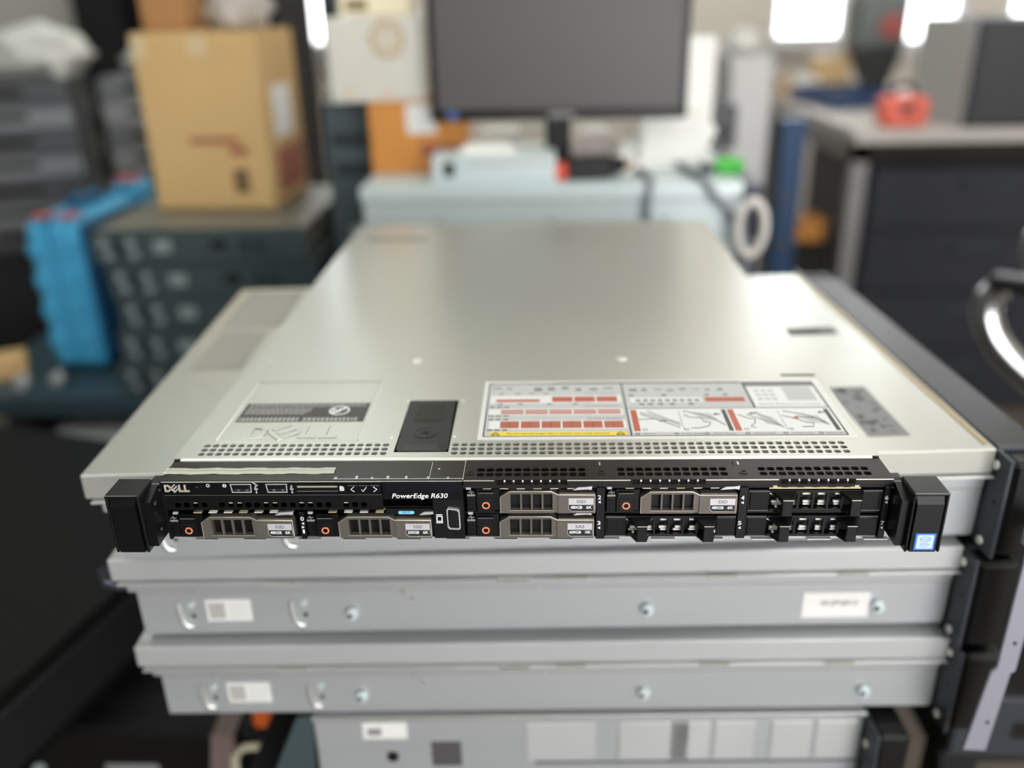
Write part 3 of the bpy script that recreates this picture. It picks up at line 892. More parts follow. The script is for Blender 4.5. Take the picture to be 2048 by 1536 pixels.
carrier(-215.4, 2.0, 'SSD', '480GB', '6K')
carrier(-131.0, 2.0, 'SSD', '200GB', '6K')
carrier(-32.4, 19.4, 'SSD', '480GB', '6K')
carrier(-33.0, 2.0, 'SAS', '600GB', '10K')
carrier(51.0, 18.9, 'SSD', '480GB', '6K')


# ---- drive blanks
def blank(x, z):
    b = MB()
    b.box(.2, 13, 2.0, 24, .3, 14.6, .4)
    b.box(65.4, 78.6, 2.0, 24, .3, 14.6, .4)
    b.box(13, 65.4, 1.4, 5, 12.9, 14.6, .3)
    b.box(13, 65.4, 1.4, 5, .3, 1.9, .3)
    for k in range(4): b.box(29.0 + k * 8.6, 30.6 + k * 8.6, 1.8, 4.4, 1.7, 13.1, .2)
    o = b.build('drive_blank', BLK, srv, (x, 0, z))
    o['label'] = 'black plastic drive blank with two pull tabs'
    for xx in (1.4, 66.8):
        MB().box(xx, xx + 10.6, 1.4, 2.1, 1.4, 13.2, .5).build('blank_pad', BLKG, o)
        MB().box(xx - .6, xx + 11.4, 1.2, 2.2, 13.7, 14.3, .2).build('blank_ridge', EDGEG, o)
        MB().box(xx - .6, xx + 11.4, 1.2, 2.2, .6, 1.1, .2).build('blank_ridge', EDGEG, o)
    for xx in (18.8, 58.2):
        q = MB()
        q.loft([(xx - 5.5, 2.5, 12.4), (xx + 9.5, 2.5, 12.4), (xx + 9.5, 2.5, 14.6), (xx - 5.5, 2.5, 14.6)],
               [(xx, -3.6, 9.6), (xx + 6, -3.6, 9.6), (xx + 6, -5.4, 11.9), (xx, -5.4, 11.9)])
        q.loft([(xx - 3.5, 2.5, .3), (xx + 8.5, 2.5, .3), (xx + 8.5, 2.5, 1.8), (xx - 3.5, 2.5, 1.8)],
               [(xx, -5.4, .9), (xx + 6, -5.4, .9), (xx + 6, -3.6, 2.6), (xx, -3.6, 2.6)])
        q.box(xx, xx + 6, -5.6, -3.4, .9, 11.8, .3)
        q.build('pull_tab', BLK, o)
        MB().box(xx, xx + 6, -5.75, -5.2, 11.3, 11.9, .2).build('tab_edge', HEDGE, o)
    q = MB()
    random.seed(int(x + z * 7 + 1000))
    for k in range(5):
        a = 14.5 + k * 9.0
        for (za, zc) in ((2.6, 3.8), (4.2, 5.8), (9.6, 11.0)):
            q.box(a + random.uniform(0, 1.5), a + 5.2 + random.uniform(0, 1.4), 4.6, 6.2, za, zc, .3)
        q.prism([(a + 2, 10.6), (a + 3.4, 10.6), (a + 5.4, 12.6), (a + 4.4, 12.6)], 5.2, 6.0)
    q.build('inner_springs', SPRING, o)
    q = MB()
    q.tube([(13.2, 3.2, 11.8), (15.2, 2.8, 11.2), (17.4, 2.6, 9.6), (17.8, 2.6, 7.6)], .55, 6)
    q.tube([(17.2, 2.4, 3.6), (17.4, 2.4, 2.6)], .8, 6)
    q.tube([(66, 2.0, 4.8), (66, 2.0, 3.0)], .6, 6)
    q.build('spring_wire', SPRING, o)
    MB().box(13, 65.4, 8.5, 10, .6, 14.4).build('blank_back', BLKD, o)


blank(50.0, 1.8)
blank(133.9, 19.4)
blank(133.6, 1.8)


# ---- rack ears
def ear(sx, sticker):
    def fx(a, b): return (sx * a, sx * b) if sx > 0 else (sx * b, sx * a)
    q = MB()
    x0, x1 = 221.4, 241.6
    zt_, zb_ = 43.0, 3.6
    # front block, open box with a thick roof
    def bx(a, b, y0, y1, z0, z1, c=.4):
        l_, h_ = fx(a, b)
        q.box(l_, h_, y0, y1, z0, z1, c)
    bx(x0, x1, -18, 2.6, zt_ - 2.0, zt_, .7)
    bx(x1 - 1.8, x1, -17.6, 2.6, zb_, zt_ - 1, .6)
    bx(x0, x0 + 1.8, -17.6, 2.6, zb_, zt_ - 1, .6)
    bx(x0 + 1, x1 - 1, -15.6, 2.2, zb_ + .2, zt_ - 1.5, .4)
    o = q.build('rack_ear', BLK, srv)
    l_, h_ = fx(x0 + .5, x1 - .5)
    MB().tube([(l_, -17.75, 42.75), (h_, -17.75, 42.75)], .3, 6).build('ear_upper_edge', EDGEG, o)
    # sloped release latch
    a, b = fx(x0 + 2.4, x1 - 2.4)
    p = MB()
    p.loft([(a, -15.6, zb_ + .4), (b, -15.6, zb_ + .4), (b, -15.6, zt_ - 3), (a, -15.6, zt_ - 3)],
           [(a + .3, -17.8, zb_ + .6), (b - .3, -17.8, zb_ + .6), (b - .3, -18.0, zt_ - 7.2), (a + .3, -18.0, zt_ - 7.2)])
    lo_ = p.build('release_latch', BLK, o)
    # bracket towards the chassis
    p = MB()
    a, b = fx(216.9, 221.6)
    p.prism([(-14, 6.0), (2.6, 6.0), (8, 3.2), (8, 41.8), (2.6, 41.8), (-14, 36.0)], a, b, 'x')
    p2 = p.build('ear_bracket', BLK, o)
    for z_ in (36, 40):
        u0, u1 = fx(216.2, 220.8)
        MB().box(u0, u1, -.6, 4, z_, z_ + 1.0, .2).build('bracket_rib', EDGEG, o)
    if sx < 0:
        for (yy, z_) in ((-8, 32.0), (-6.5, 13.5)):
            MB().cyl((yy, z_), 1.7, -221.0, -215.5, 'x', 14).build('guide_peg', BLK, o)
            MB().box(-220.2, -217.2, yy - 1.8, yy - 1.4, z_ + .7, z_ + 1.4, .1).build('peg_edge', BRIGHT, o)
    else:
        MB().box(217.4, 219.6, -13, -9, 10, 31, .5).build('latch_lever', BLK, o)
    if sticker:
        s = MB().loft([(226.2, -17.95, 5.6), (237.6, -17.95, 5.6), (237.6, -18.05, 16.8), (226.2, -18.05, 16.8)],
                      [(226.2, -18.15, 5.6), (237.6, -18.15, 5.6), (237.6, -18.2, 16.8), (226.2, -18.2, 16.8)]).build('processor_sticker', STICKB, o)
        MB().prism([(227.6, 6.6), (236.2, 6.6), (236.6, 7.2), (236.6, 15.2), (236.0, 15.8), (227.8, 15.8), (227.2, 15.2), (227.2, 7.2)], -18.3, -18.15).build('sticker_field', STICKW, s)
        r = MB().ring((231.9, 13.0), 1.75, 1.5, -18.36, -18.3, n=24, sx=1.75)
        r.build('sticker_oval', STICKB, s)
        text('intel', 1.9, STICKB, s, (231.9, -18.3, 13.0), FR, FU, depth=.04, width=3.6)
        text('XEON', 1.9, STICKB, s, (231.9, -18.3, 9.6), FR, FU, depth=.04, width=5.6)
        text('inside', 1.1, STICKB, s, (231.9, -18.3, 8.0), FR, FU, depth=.04, width=4.2)
    return o


ear(-1, False)
ear(1, True)

# ------------------------------------------------------------------ the stack of 2U servers lying sideways
BODYM = mat('zinc_side_panel', (184, 188, 190), 0.34, 0.5, var=0.05, scale=7, stretch=(0.2, 1, 4))
STAMP = mat('pressed_zinc', (214, 216, 214), 0.3, 0.8)
PERFM = mat('perforated_grey', (172, 170, 160), 0.6, 0.3)
STUD = mat('zinc_stud', (214, 226, 228), .3, .3)
EDGEY = mat('yellowed_edge', (172, 152, 108), 0.5, 0.3)


def side_server(label, loc, rot, paper=True, note=True, shift=0.0, H=84.5, top=False):
    t = thing('rack_server', label, 'server', loc, rot, 'silver servers lying sideways in the stack')
    # loc is the near left bottom corner; x runs along the side towards the rack ears
    b = MB()
    b.prism([(13, 0), (3.4, 5.5), (2, 8), (2, 49), (425, 49), (425, 0)], 13, 655, 'x')
    b.box(7, 655, 0, 432, 49, 62, .8)
    b.build('body', BODYM, t)
    MB().box(5, 655, -10.5, 433, 62, 64.2, .5).build('seam_ledge', STAMP, t)
    ld = MB().box(0, 655, -7, 434, 64.6, H, 1.2).build('lid', STEEL if not top else LIDM, t)
    for xx in (120, 300, 345, 460, 560):
        MB().box(xx + shift, xx + 24 + shift, -10.9, -9, 62.4, 64.4).build('seam_tab', PERFM if xx != 300 else BRIGHT, ld)
    MB().box(13, 655, 1.4, 2.2, 46.6, 47.4).build('side_crease', PERFM, t)
    for xx in (45, 135):
        q = MB()
        pts = [(xx, .6, 38), (xx + .4, .2, 30), (xx + 1.6, .2, 20), (xx + 4.5, .2, 15.6), (xx + 9, .6, 15)]
        q.tube(pts, [1.6, 2.2, 2.4, 2.4, 1.8], 8)
        h = q.build('rail_hook', STAMP, t)
        MB().cyl((xx + 10, 36), 2.4, -.4, 2.2, n=14).build('hook_pin', STUD, h)
        MB().cyl((xx + 10, 24), 1.8, 1.2, 2.2, n=12).build('hook_hole', BLKM, h)
    for xx in (183, 418, 600):
        s = MB().cyl((xx + shift, 26), 4.6, -3.4, 2.2, n=18, r2=6.0).build('mounting_stud', STUD, t)
        MB().cyl((xx + shift - 1.8, 25.6), 2.2, -3.8, -3, n=14).build('stud_core', BLKM, s)
    for (xx, zz, rr) in ((225, 45, 2.6), (232, 38, 2.0), (60, 47, 1.6), (333, 48, 1.4)):
        MB().cyl((xx, zz), rr, .9, 2.2, n=12, r2=rr).build('side_rivet', STAMP, t)
    if paper:
        p = MB().box(66, 102, 1.3, 2.2, 19, 40, .1).build('asset_sticker', LABEL, t)
        q = MB()
        random.seed(int(loc[2]))
        for i in range(4):
            scribble_y(q, 84, 100, 1.2, 34.5 - i * 4, 36 - i * 4)
        MB().box(68, 81, 1.15, 1.3, 21.5, 37).build('sticker_grey_block', GPRINT, p)
        q.build('sticker_lines', LGREY, p)
    if note:
        p = MB().box(541, 594, 1.3, 2.2, 14, 38, .1).build('paper_note', LABEL, t)
        text('00-JPNJ012', 6.0, DKP, p, (570, 1.25, 28), FR, FU, depth=.05, width=29, offset=.01)
    # rack ears: flange towards the viewer and one on the far side
    for s_, (y0, y1) in enumerate(((-24, 3), (431, 458))):
        e = MB().box(655, 659, y0, y1, 2, H - 1, .8).box(655, 690, y0 + 19 if not s_ else y0, y1 if not s_ else y0 + 8, 2, H - 1, .8)
        eo_ = e.build('rack_ear', EARM, t)
        for z_ in (10, H - 11):
            MB().cyl((y0 + 14 if not s_ else y0 + 13, z_), 3.4, 653.2, 655.4, 'x', 14).build('ear_screw', SPRING, eo_)
        MB().cyl((y0 + 8 if not s_ else y0 + 19, H * .55), 1.5, 654.7, 655.2, 'x', 10).build('ear_hole', BLKD, eo_)
    lv = MB().tube([(14, 20, 60), (-10, 20, 60), (-20, 20, 54), (-20, 20, 46), (-8, 20, 42), (14, 20, 42)], 5, 8)
    if note: lv.build('rear_lever', EARM, t)
    f = MB().box(659, 694, 2, 432, 2, H - 3, 1.5)
    fo = f.build('drive_bay', BLK, t)
    MB().box(694, 700, 6, 428, 5, H - 6, 1.5).build('front_grille', BLKM, fo)
    q = MB()
    q.box(659, 690, -25, -3, 4, H - 3, 4)
    q.build('front_handle', BLK, t)
    if top:
        # lid details of the topmost one
        MB().box(648, 652, 1, 433, H, H + .6, .2).build('lid_seam', EDGEY, t)
        MB().box(540, 545, 250, 434, H - .3, H + .05).build('lid_groove', PERFM, t)
        q = MB().box(567, 628, 234, 252, H, H + .5, .2).build('lid_handle', BLKM, t)
        MB().box(571, 612, 237, 246, H + .5, H + .8, .1).build('handle_pad', BLKD, q)
        p = MB().box(572, 603, 18, 108, H, H + .3).build('dark_label', GREYP, t)
        q = MB()
        random.seed(5)
        for i in range(26):
            a, b_ = random.uniform(574, 596), random.uniform(20, 102)
            q.box(a, a + random.uniform(2, 7), b_, b_ + random.uniform(1, 7), H + .3, H + .36)
        q.build('label_marks', DKP, p)
        p = MB().box(546, 571, 20, 92, H, H + .2).build('pale_label', LABEL, t)
        MB().box(548, 569, 62, 92, H + .2, H + .26).build('label_blue_field', mat('pale_blue_print', (150, 180, 214), .5), p)
        for (x0, x1, y0, y1) in ((14, 78, 300, 420), (18, 66, 184, 288)):
            q = MB()
            PP = lambda u, v, w: (u, v, H + .25 - w)
            nx, ny = int((x1 - x0) / 5.2), int((y1 - y0) / 5.2)
            q.perf(x0 + 2.6, 5.2, nx, y0 + 2.6, 5.2, ny, 3.4, 3.4, .25, PP)
            q.build('perforated_panel', PERFM, t, fix=False)
            MB().box(x0, x0 + nx * 5.2, y0, y0 + ny * 5.2, H - .2, H + .02).build('panel_shadow_gap', GREYP, t)
    return t


def scribble_y(mb, x0, x1, y, z0, z1):
    x = x0
    while x < x1 - 1:
        w_ = min(random.uniform(1.2, 4), x1 - x)
        mb.box(x, x + w_, y, y + .1, z0, z1)
        x += w_ + .8


side_server('topmost sideways silver server, right under the thin front server', (-316, 91, -85.2), math.radians(2.9), False, False, top=True)
side_server('sideways silver server with a white paper note, middle of the stack', (-323, 110, -170.4), math.radians(1.5))
side_server('sideways silver server without paper note, lowest with rack ears at the right', (-319, 111, -255.6), math.radians(1.3), note=False, shift=-4)

# the server under them, its back turned to the viewer
t = thing('rack_server', 'silver server at the bottom of the stack, its slot covers facing the viewer', 'server', (-186, 118, -343), math.radians(1.2))
MB().box(0, 470, 0, 600, 0, 86.5, 1.5).build('body', BODYM, t)
MB().box(-1, 471, -1.5, 4, 82, 86.8, .6).build('lid_edge', STAMP, t)
MB().box(190, 470, -1.0, .5, 32, 34, .2).build('seam', DKP, t)
for k, xx in enumerate((182, 262, 306, 344, 392, 430)):
    MB().box(xx, xx + (34 if k > 1 else 60), -1.2, .4, 36, 78, .6).build('slot_cover', STEEL2, t)
p = MB().box(42, 80, -.6, .2, 62, 80, .1).build('asset_sticker', LABEL, t)
MB().box(46, 58, -.75, -.6, 66, 74).build('sticker_dark_block', GREYP, p)
MB().box(100, 126, -.8, .2, 30, 58, .4).build('dark_port_cover', DKP, t)
MB().cyl((66, 42), 5, -2, 0, n=16).build('side_screw', BLKM, t)
e = MB().box(470, 474, -26, 4, 2, 84, .8).build('rack_ear', EARM, t)
MB().cyl((-10, 62), 3.4, 468.2, 470.4, 'x', 14).build('ear_screw', SPRING, e)
MB().box(474, 500, -24, 20, 4, 82, 3).build('front_handle', BLK, t)
MB().prism([(-6, 0), (-50, 0), (-14, 84), (0, 86)], 2, 30).build('side_plate', mat('blue_grey_plate', (70, 84, 88), .5, .4), t)

# cart that carries the stack
CART = mat('dark_cart_steel', (52, 54, 56), .5, .5)
t = thing('equipment_cart', 'dark steel cart under the stack of silver servers', 'cart', (0, 350, -850))
MB().box(-260, 330, -250, 420, 480, 507, 3).build('cart_top', CART, t)
for sx in (-245, 300):
    for sy in (-235, 395):
        MB().box(sx, sx + 20, sy, sy + 20, 60, 480, 2).build('leg', CART, t)
        w_ = MB().cyl((sy + 10, 30), 30, sx + 2, sx + 18, 'x', 20).build('caster', BLK, t)
MB().box(-240, 310, -230, 400, 140, 155, 2).build('lower_shelf', CART, t)

# vertical grey bracket bar hanging at the rack ears
t = thing('bracket_bar', 'grey flat metal bracket bar hanging in front of the rack ears at the right', 'metal bar', (340, 76, -244))
b = MB()
b.prism([(0, 0), (17, -1), (21, 76), (24, 78), (25, 206), (11, 206), (10.5, 80), (7, 77)], 0, 2.4)
b.build('bar', GREYM, t)
for (xx, zz) in ((13, 28), (18.5, 104), (18.5, 190)):
    MB().cyl((xx, zz), 1.6, -.4, .2, n=12).build('bar_hole', BLKD, t)
MB().box(10, 30, 2.4, 9, 186, 200, .6).build('bar_hook', GREYM, t)

# ------------------------------------------------------------------ background, middle
def plain_server(name, label, loc, rot, L, D, H, m, group=None):
    t = thing(name, label, 'server', loc, rot, group)
    MB().box(0, L, 4, D, 0, H * .72, 1).build('body', m, t)
    MB().box(-3, L, 0, D, H * .74, H, 1).build('lid', m, t)
    MB().box(2, L - 2, 2, D - 4, H * .71, H * .75).build('seam', PERFM, t)
    for k in (0.2, .5, .8):
        MB().cyl((L * k, H * .35), 5, 1, 5, n=14).build('mounting_stud', BRIGHT, t)
    MB().box(L, L + 30, 2, D - 2, 2, H - 3, 1.5).build('front_bay', EARM, t)
    return t


BLUEG = mat('pale_blue_grey_panel', (208, 221, 221), .42, .2, var=.04, scale=5)
plain_server('rack_server', 'pale blue-grey sideways server under the monitor, upper one', (-262, 884, -41), -.015, 575, 434, 87, BLUEG, 'pale sideways servers under the monitor')
plain_server('rack_server', 'pale blue-grey sideways server just below the one that carries the monitor', (-264, 886, -129), -.015, 575, 434, 87, BLUEG, 'pale sideways servers under the monitor')
t = thing('bench', 'low dark bench under the pale servers that carry the monitor', 'bench', (20, 1110, -850))
MB().box(-286, 330, -240, 240, 690, 720, 3).build('bench_top', CART, t)
for sx in (-280, 290):
    for sy in (-230, 200):
        MB().box(sx, sx + 30, sy, sy + 30, 0, 690, 2).build('leg', CART, t)

t = thing('power_supply_box', 'small pale grey metal box on the pale server, left of the monitor stand', 'metal box', (-154, 896, 46.2), .0)
MB().box(0, 188, 0, 66, 0, 42, 1.5).build('case', BLUEG, t)
MB().box(18, 34, -1, .5, 12, 34, .4).build('socket', BLKM, t)
MB().box(60, 180, -.6, .5, 30, 32).build('vent_slot', PERFM, t)
MB().box(-.5, 188.5, -.4, 66.4, 38, 40, .3).build('case_seam', STEEL2, t)
PAPER = mat('white_paper', (238, 238, 232), .7)
t = thing('paper_pack', 'white folded papers lying on the small pale grey box', 'papers', (-104, 912, 88.6), .1)
for k in range(3):
    MB().box(-8 + k * 5, 80 - k * 6, 4 * k - 6, 48 - k * 5, k * 4.2, k * 4.2 + 4, .8).build('sheet_bundle', PAPER, t)

# monitor
SCREEN = mat('matt_screen', (84, 80, 80), .45, 0.0)
t = thing('monitor', 'black wide monitor standing on the pale servers', 'monitor', (38, 965, 46.2), -.03)
MB().box(-198, 198, 8, 24, 84, 336, 4).build('screen_housing', BLK, t)
MB().box(-188, 188, 6.6, 8.2, 100, 326, .4).build('screen', SCREEN, t)
q = MB()
for (a, b, c_, d_) in ((-198, 198, 84, 100), (-198, 198, 326, 336), (-198, -188, 84, 336), (188, 198, 84, 336)):
    q.box(a, b, 4, 9, c_, d_, 1.2)
q.build('bezel', BLK, t)
MB().box(-14, 26, 3, 4.2, 87, 96, .3).build('maker_badge', GREYP, t)
MB().cyl((-164, 92), 8, 3, 4.4, n=20).build('round_blue_sticker', mat('navy_sticker', (70, 100, 160), .5), t)
MB().box(-20, 20, 24, 40, 8, 190, 3).build('stand_neck', BLK, t)
MB().box(-88, 88, 15, 130, 0, 8, 3).build('stand_base', BLK, t)
MB().box(-100, 100, 24, 48, 130, 280, 8).build('rear_shell', BLK, t)

# orange carton with the white fan box on it
CARTON = mat('brown_cardboard', (208, 174, 120), .75, var=.05, scale=6)
CARTON2 = mat('orange_cardboard', (204, 138, 66), .75, var=.07, scale=6)
CARTON3 = mat('pale_cardboard', (214, 186, 156), .75, var=.05, scale=6)
CTAPE = mat('parcel_tape', (210, 190, 150), .3)
REDINK = mat('faded_red_ink', (158, 96, 74), .7)
DARKINK = mat('dark_ink', (112, 92, 62), .7)


def carton(name, label, loc, rot, w_, d_, h_, m, prints=(), tape=True):
    t = thing(name, label, 'box', loc, rot)
    MB().box(0, w_, 0, d_, 0, h_ - 2, 1.5).build('carton_body', m, t)
    for k, (a, b) in enumerate(((0.5, d_ / 2 - .6), (d_ / 2 + .6, d_ - .5))):
        MB().box(.5, w_ - .5, a, b, h_ - 2, h_, .4).build('flap', m, t)
    if tape:
        MB().box(-.4, w_ + .4, d_ / 2 - 22, d_ / 2 + 22, h_, h_ + .5).build('tape_strip', CTAPE, t)
        for xx in (-.5, w_):
            MB().box(xx, xx + .5, d_ / 2 - 22, d_ / 2 + 22, h_ * .72, h_ + .4).build('tape_end', CTAPE, t)
    for (nm, mm, x0, x1, z0, z1) in prints:
        MB().box(x0, x1, -.5, .1, z0, z1).build(nm, mm, t)
    return t


carton('carton', 'orange-brown carton with a white label, under the cream fan box', (-264, 1000, 46.2), .06, 158, 190, 111, CARTON2,
       (('white_label', LABEL, 60, 108, 62, 108), ('red_mark', REDINK, 80, 140, 26, 46)))
CREAM = mat('cream_painted_metal', (206, 203, 192), .55, var=.02)
t = thing('fan_unit', 'cream metal box with a round fan opening, on the orange-brown carton', 'fan box', (-322, 1004, 157.8), .05)
MB().box(0, 152, 0, 150, 0, 126, 2).build('case', CREAM, t)
MB().ring((96, 94), 28, 22, -3, .5).build('fan_rim', mat('tan_plastic', (184, 164, 128), .6), t)
q = MB().cyl((96, 94), 8, -2.6, .5, n=18)
q.build('fan_hub', CREAM, t)
for k in range(6):
    a = k * math.pi / 3
    MB().prism(rotp([(7, -3), (21.5, -6), (21.5, 3), (7, 3)], 96, 94, a), -1.8, -.2).build('fan_blade', mat('tan_blade', (194, 176, 142), .6) if k == 0 else bpy.data.materials['tan_blade'], t)
for (xx, zz) in ((30, 16), (92, 14)):
    MB().cyl((xx, zz), 6, -1.5, .3, n=16).build('knob', CARTON3, t)
t = thing('wooden_block', 'small cream carton on top of the fan box', 'box', (-300, 1020, 285.6), .1)
MB().box(0, 110, 0, 90, 0, 60, 1.5).build('carton_body', mat('cream_cardboard', (226, 216, 184), .7), t)
MB().box(10, 44, -.8, .2, 8, 22).build('brown_print', DARKINK, t)
t.name = 'small_carton'

# tower computer behind, left of the orange carton
TEALG = mat('dark_teal_grey_metal', (84, 96, 98), .5, .35, var=.05, scale=6)
t = thing('tower_computer', 'dark grey-green tower computer standing left of the orange-brown carton', 'computer', (-336, 1080, -850), .0)
MB().box(-20, 66, 0, 300, 0, 1002, 3).build('case', TEALG, t)
MB().box(-8, 54, -2, .5, 930, 952, .6).build('drive_slot', EARM, t)
MB().box(-8, 54, -2, .5, 880, 902, .6).build('drive_slot', EARM, t)
MB().cyl((22, 780), 14, -3, .5, n=20).build('power_button', STEEL2, t)
t = thing('metal_profile', 'upright bright steel profile standing on the grey-green tower computer', 'metal profile', (-352, 1120, 152.4))
MB().box(0, 26, 0, 40, 0, 190, 1).build('upright', EARM, t)
MB().cyl((14, 52), 11, -10, 0, n=18).build('end_knob', STEEL2, t)
MB().box(-4, 34, -14, 0, 6, 24, 3).build('clamp', BRIGHT, t)

# small things around the monitor stand
t = thing('white_carton', 'small white box behind the small pale grey metal box', 'box', (-98, 1132, 46.2), .04)
MB().box(0, 70, 0, 60, 0, 48, 1.5).build('box_body', PAPER, t)
MB().box(10, 54, -.8, .2, 12, 22).build('grey_print', LABSIL, t)
t = thing('paper_bag', 'pale pinkish paper pack right of the monitor neck', 'paper pack', (58, 1122, 46.2), -.05)
MB().box(0, 92, 0, 50, 0, 40, 8).build('pack_body', mat('pale_pink_paper', (206, 194, 186), .7), t)
MB().box(20, 70, 4, 46, 38, 50, 4).build('folded_top', PAPER, t)
t = thing('power_drill_battery', 'small red and black battery block beside the monitor stand', 'battery', (28, 912, 46.2), .1)
MB().box(-2, 24, 0, 30, 0, 26, 3).build('red_cap', mat('red_plastic', (214, 84, 62), .45), t)
MB().box(24, 96, 2, 44, 0, 34, 4).build('black_body', BLK, t)
MB().box(96, 116, 6, 36, 8, 30, 5).build('black_nose', BLK, t)
t = thing('tape_roll', 'small white tape roll right of the black battery block', 'tape roll', (146, 960, 46.2), .2)
MB().ring((0, 17), 17, 9, 0, 24).build('roll', PAPER, t)
MB().ring((0, 17), 9.5, 8, -.5, 24.5).build('core', CARTON, t)
t = thing('paper_stack', 'bright white papers piled behind the cables, right of the monitor stand', 'papers', (164, 1000, 46.2), -.05)
random.seed(3)
for k in range(6):
    MB().box(random.uniform(0, 14), 124 + random.uniform(-10, 4), random.uniform(0, 12), 150 + random.uniform(-20, 0), k * 13, k * 13 + 12.4, 1).build('paper_bundle', PAPER, t)
t = thing('foam_sheet', 'upright white foam sheet right of the monitor', 'foam sheet', (262, 1228, 46.2), .15)
MB().box(0, 66, 0, 22, 0, 190, 4).build('sheet', PAPER, t)
MB().box(10, 30, -3, 12, 0, 60, 2).build('side_flap', PAPER, t)
t = thing('green_clip', 'bright green plastic holder on the pale server, near its right end', 'plastic holder', (282, 946, 46.2), -.1)
MB().box(0, 44, 0, 26, 0, 24, 6).build('body', mat('bright_green_plastic', (74, 190, 70), .4), t)
MB().ring((34, 16), 10, 5, -4, 0).build('ring', bpy.data.materials['bright_green_plastic'], t)
MB().box(-24, 0, 4, 20, 0, 14, 4).build('grey_plug', EARM, t)
CABLE = mat('grey_cable', (132, 136, 142), .5)


def smooth_path(p, n=6):
    out = []
    for i in range(len(p) - 1):
        p0 = Vector(p[max(i - 1, 0)]); p1 = Vector(p[i]); p2 = Vector(p[i + 1]); p3 = Vector(p[min(i + 2, len(p) - 1)])
        for k in range(n):
            t_ = k / n
            out.append(.5 * ((2 * p1) + (p2 - p0) * t_ + (2 * p0 - 5 * p1 + 4 * p2 - p3) * t_ ** 2 + (3 * p1 - p0 - 3 * p2 + p3) * t_ ** 3))
    out.append(Vector(p[-1]))
    return out


def cable(name, label, pts, r, m):
    o = MB().tube(smooth_path(pts), r, 8).build(name, m, None, (0, 0, Z0))
    return tag(o, label, 'cable')


cable('power_cable', 'grey cable drooping over the front of the pale server, middle one', [(150, 1010, 53), (172, 940, 52), (176, 884, 51), (172, 868, 36), (171, 868, 4), (176, 870, -30), (182, 868, -80)], 5.5, CABLE)
cable('power_cable', 'grey cable curving down past the right end of the pale server', [(236, 1000, 53), (246, 930, 52), (254, 880, 51), (268, 866, 32), (292, 866, 6), (312, 864, -24), (318, 864, -70), (318, 866, -110)], 6.5, CABLE)
pts = [(322 + 20 * math.cos(a) , 846, -15 + 40 * math.sin(a)) for a in [2 * math.pi * k / 28 for k in range(28)]]
o = MB().tube(pts, 7, 8, True).build('cable_coil', mat('white_cable', (206, 202, 196), .45), None, (0, 0, Z0))
tag(o, 'white cable loop hanging at the right end of the pale server', 'cable')

# ------------------------------------------------------------------ background, left
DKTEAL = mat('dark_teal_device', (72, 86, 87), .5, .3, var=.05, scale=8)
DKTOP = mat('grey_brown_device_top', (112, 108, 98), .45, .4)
KNOB = mat('grey_knob', (150, 163, 162), .35, .2)
BLUE = mat('tool_case_blue', (70, 162, 204), .42, var=.05, scale=6)
BLUED = mat('tool_case_dark_blue', (24, 78, 116), .45)
REDL = mat('faded_red_label', (186, 92, 96), .5)

t = thing('side_bench', 'dark teal bench carrying the tool case and the dark device stack', 'bench', (-760, 1230, -850))
MB().box(-330, 376, -235, 260, 462, 503, 3).build('bench_top', mat('dark_teal_board', (46, 66, 74), .5), t)
for sx in (-320, 340):
    for sy in (-225, 220):
        MB().box(sx, sx + 30, sy, sy + 30, 0, 462, 2).build('leg', CART, t)
MB().box(-318, 366, -150, 245, 370, 385, 2).build('shelf', CART, t)
MB().box(-310, 366, 240, 250, 20, 460, 1).build('back_panel', BLKD, t)

names = ['topmost', 'second from the top', 'third from the top', 'fourth from the top', 'lowest']
for k in range(5):
    jx = (0, 14, 20, 10, 0)[k]
    t = thing('network_device', 'dark grey device with knobs, %s in the stack under the tall carton' % names[k], 'device', (-758 + jx, 1002 + (0, 6, 9, 5, 2)[k], -347 + 61.4 * (4 - k)), 0, 'dark devices under the tall carton')
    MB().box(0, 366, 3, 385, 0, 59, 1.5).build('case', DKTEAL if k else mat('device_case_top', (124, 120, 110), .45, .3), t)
    MB().box(-2, 368, 0, 4, 1, 60.8, 1).build('front_panel', DKTEAL, t)
    for (xx, zz) in ((20, 38), (26, 17), (66, 38), (70, 17)):
        MB().cyl((xx, zz), 7.5, -4, 0, n=18, r2=8).build('knob', KNOB, t)
    MB().box(36, 52, -3, 0, 16, 44, 1).build('socket', EARM, t)
    MB().box(106, 136, -1.2, .2, 20, 42, .3).build('panel_label', KNOB, t)
    MB().box(205, 232, -1.2, .2, 24, 40, .3).build('panel_slot', BLKD, t)
    for xx in (258, 284): MB().box(xx, xx + 14, -2.2, .2, 18, 44, .6).build('panel_port', EARM, t)

# tall carton on the device stack
t = carton('tall_carton', 'tall brown carton standing on the dark device stack', (-699, 1160, -40 + .6), -.05, 222, 205, 304, CARTON,
           (('red_print', REDINK, 78, 170, 116, 128), ('red_print', REDINK, 150, 184, 96, 112), ('dark_print', DARKINK, 150, 180, 28, 72)), tape=False)
MB().box(-.5, 24, -.6, .2, 262, 300, .2).build('torn_tape', CTAPE, t)
MB().box(100, 134, -.6, .2, 268, 298, .2).build('torn_tape', CTAPE, t)
MB().box(222, 223, 50, 150, 120, 210, .2).build('side_label', PAPER, t)
MB().box(222, 222.8, 40, 190, 20, 100, .2).build('side_red_print', REDINK, t)
t = carton('small_carton', 'small brown carton lying on top of the tall carton', (-706, 1240, 265.2), .02, 86, 100, 90, mat('dark_cardboard', (166, 122, 78), .75), (), False)
BAGW = mat('cloudy_plastic', (226, 226, 218), .3, trans=.25, bump=.4, bscale=40)


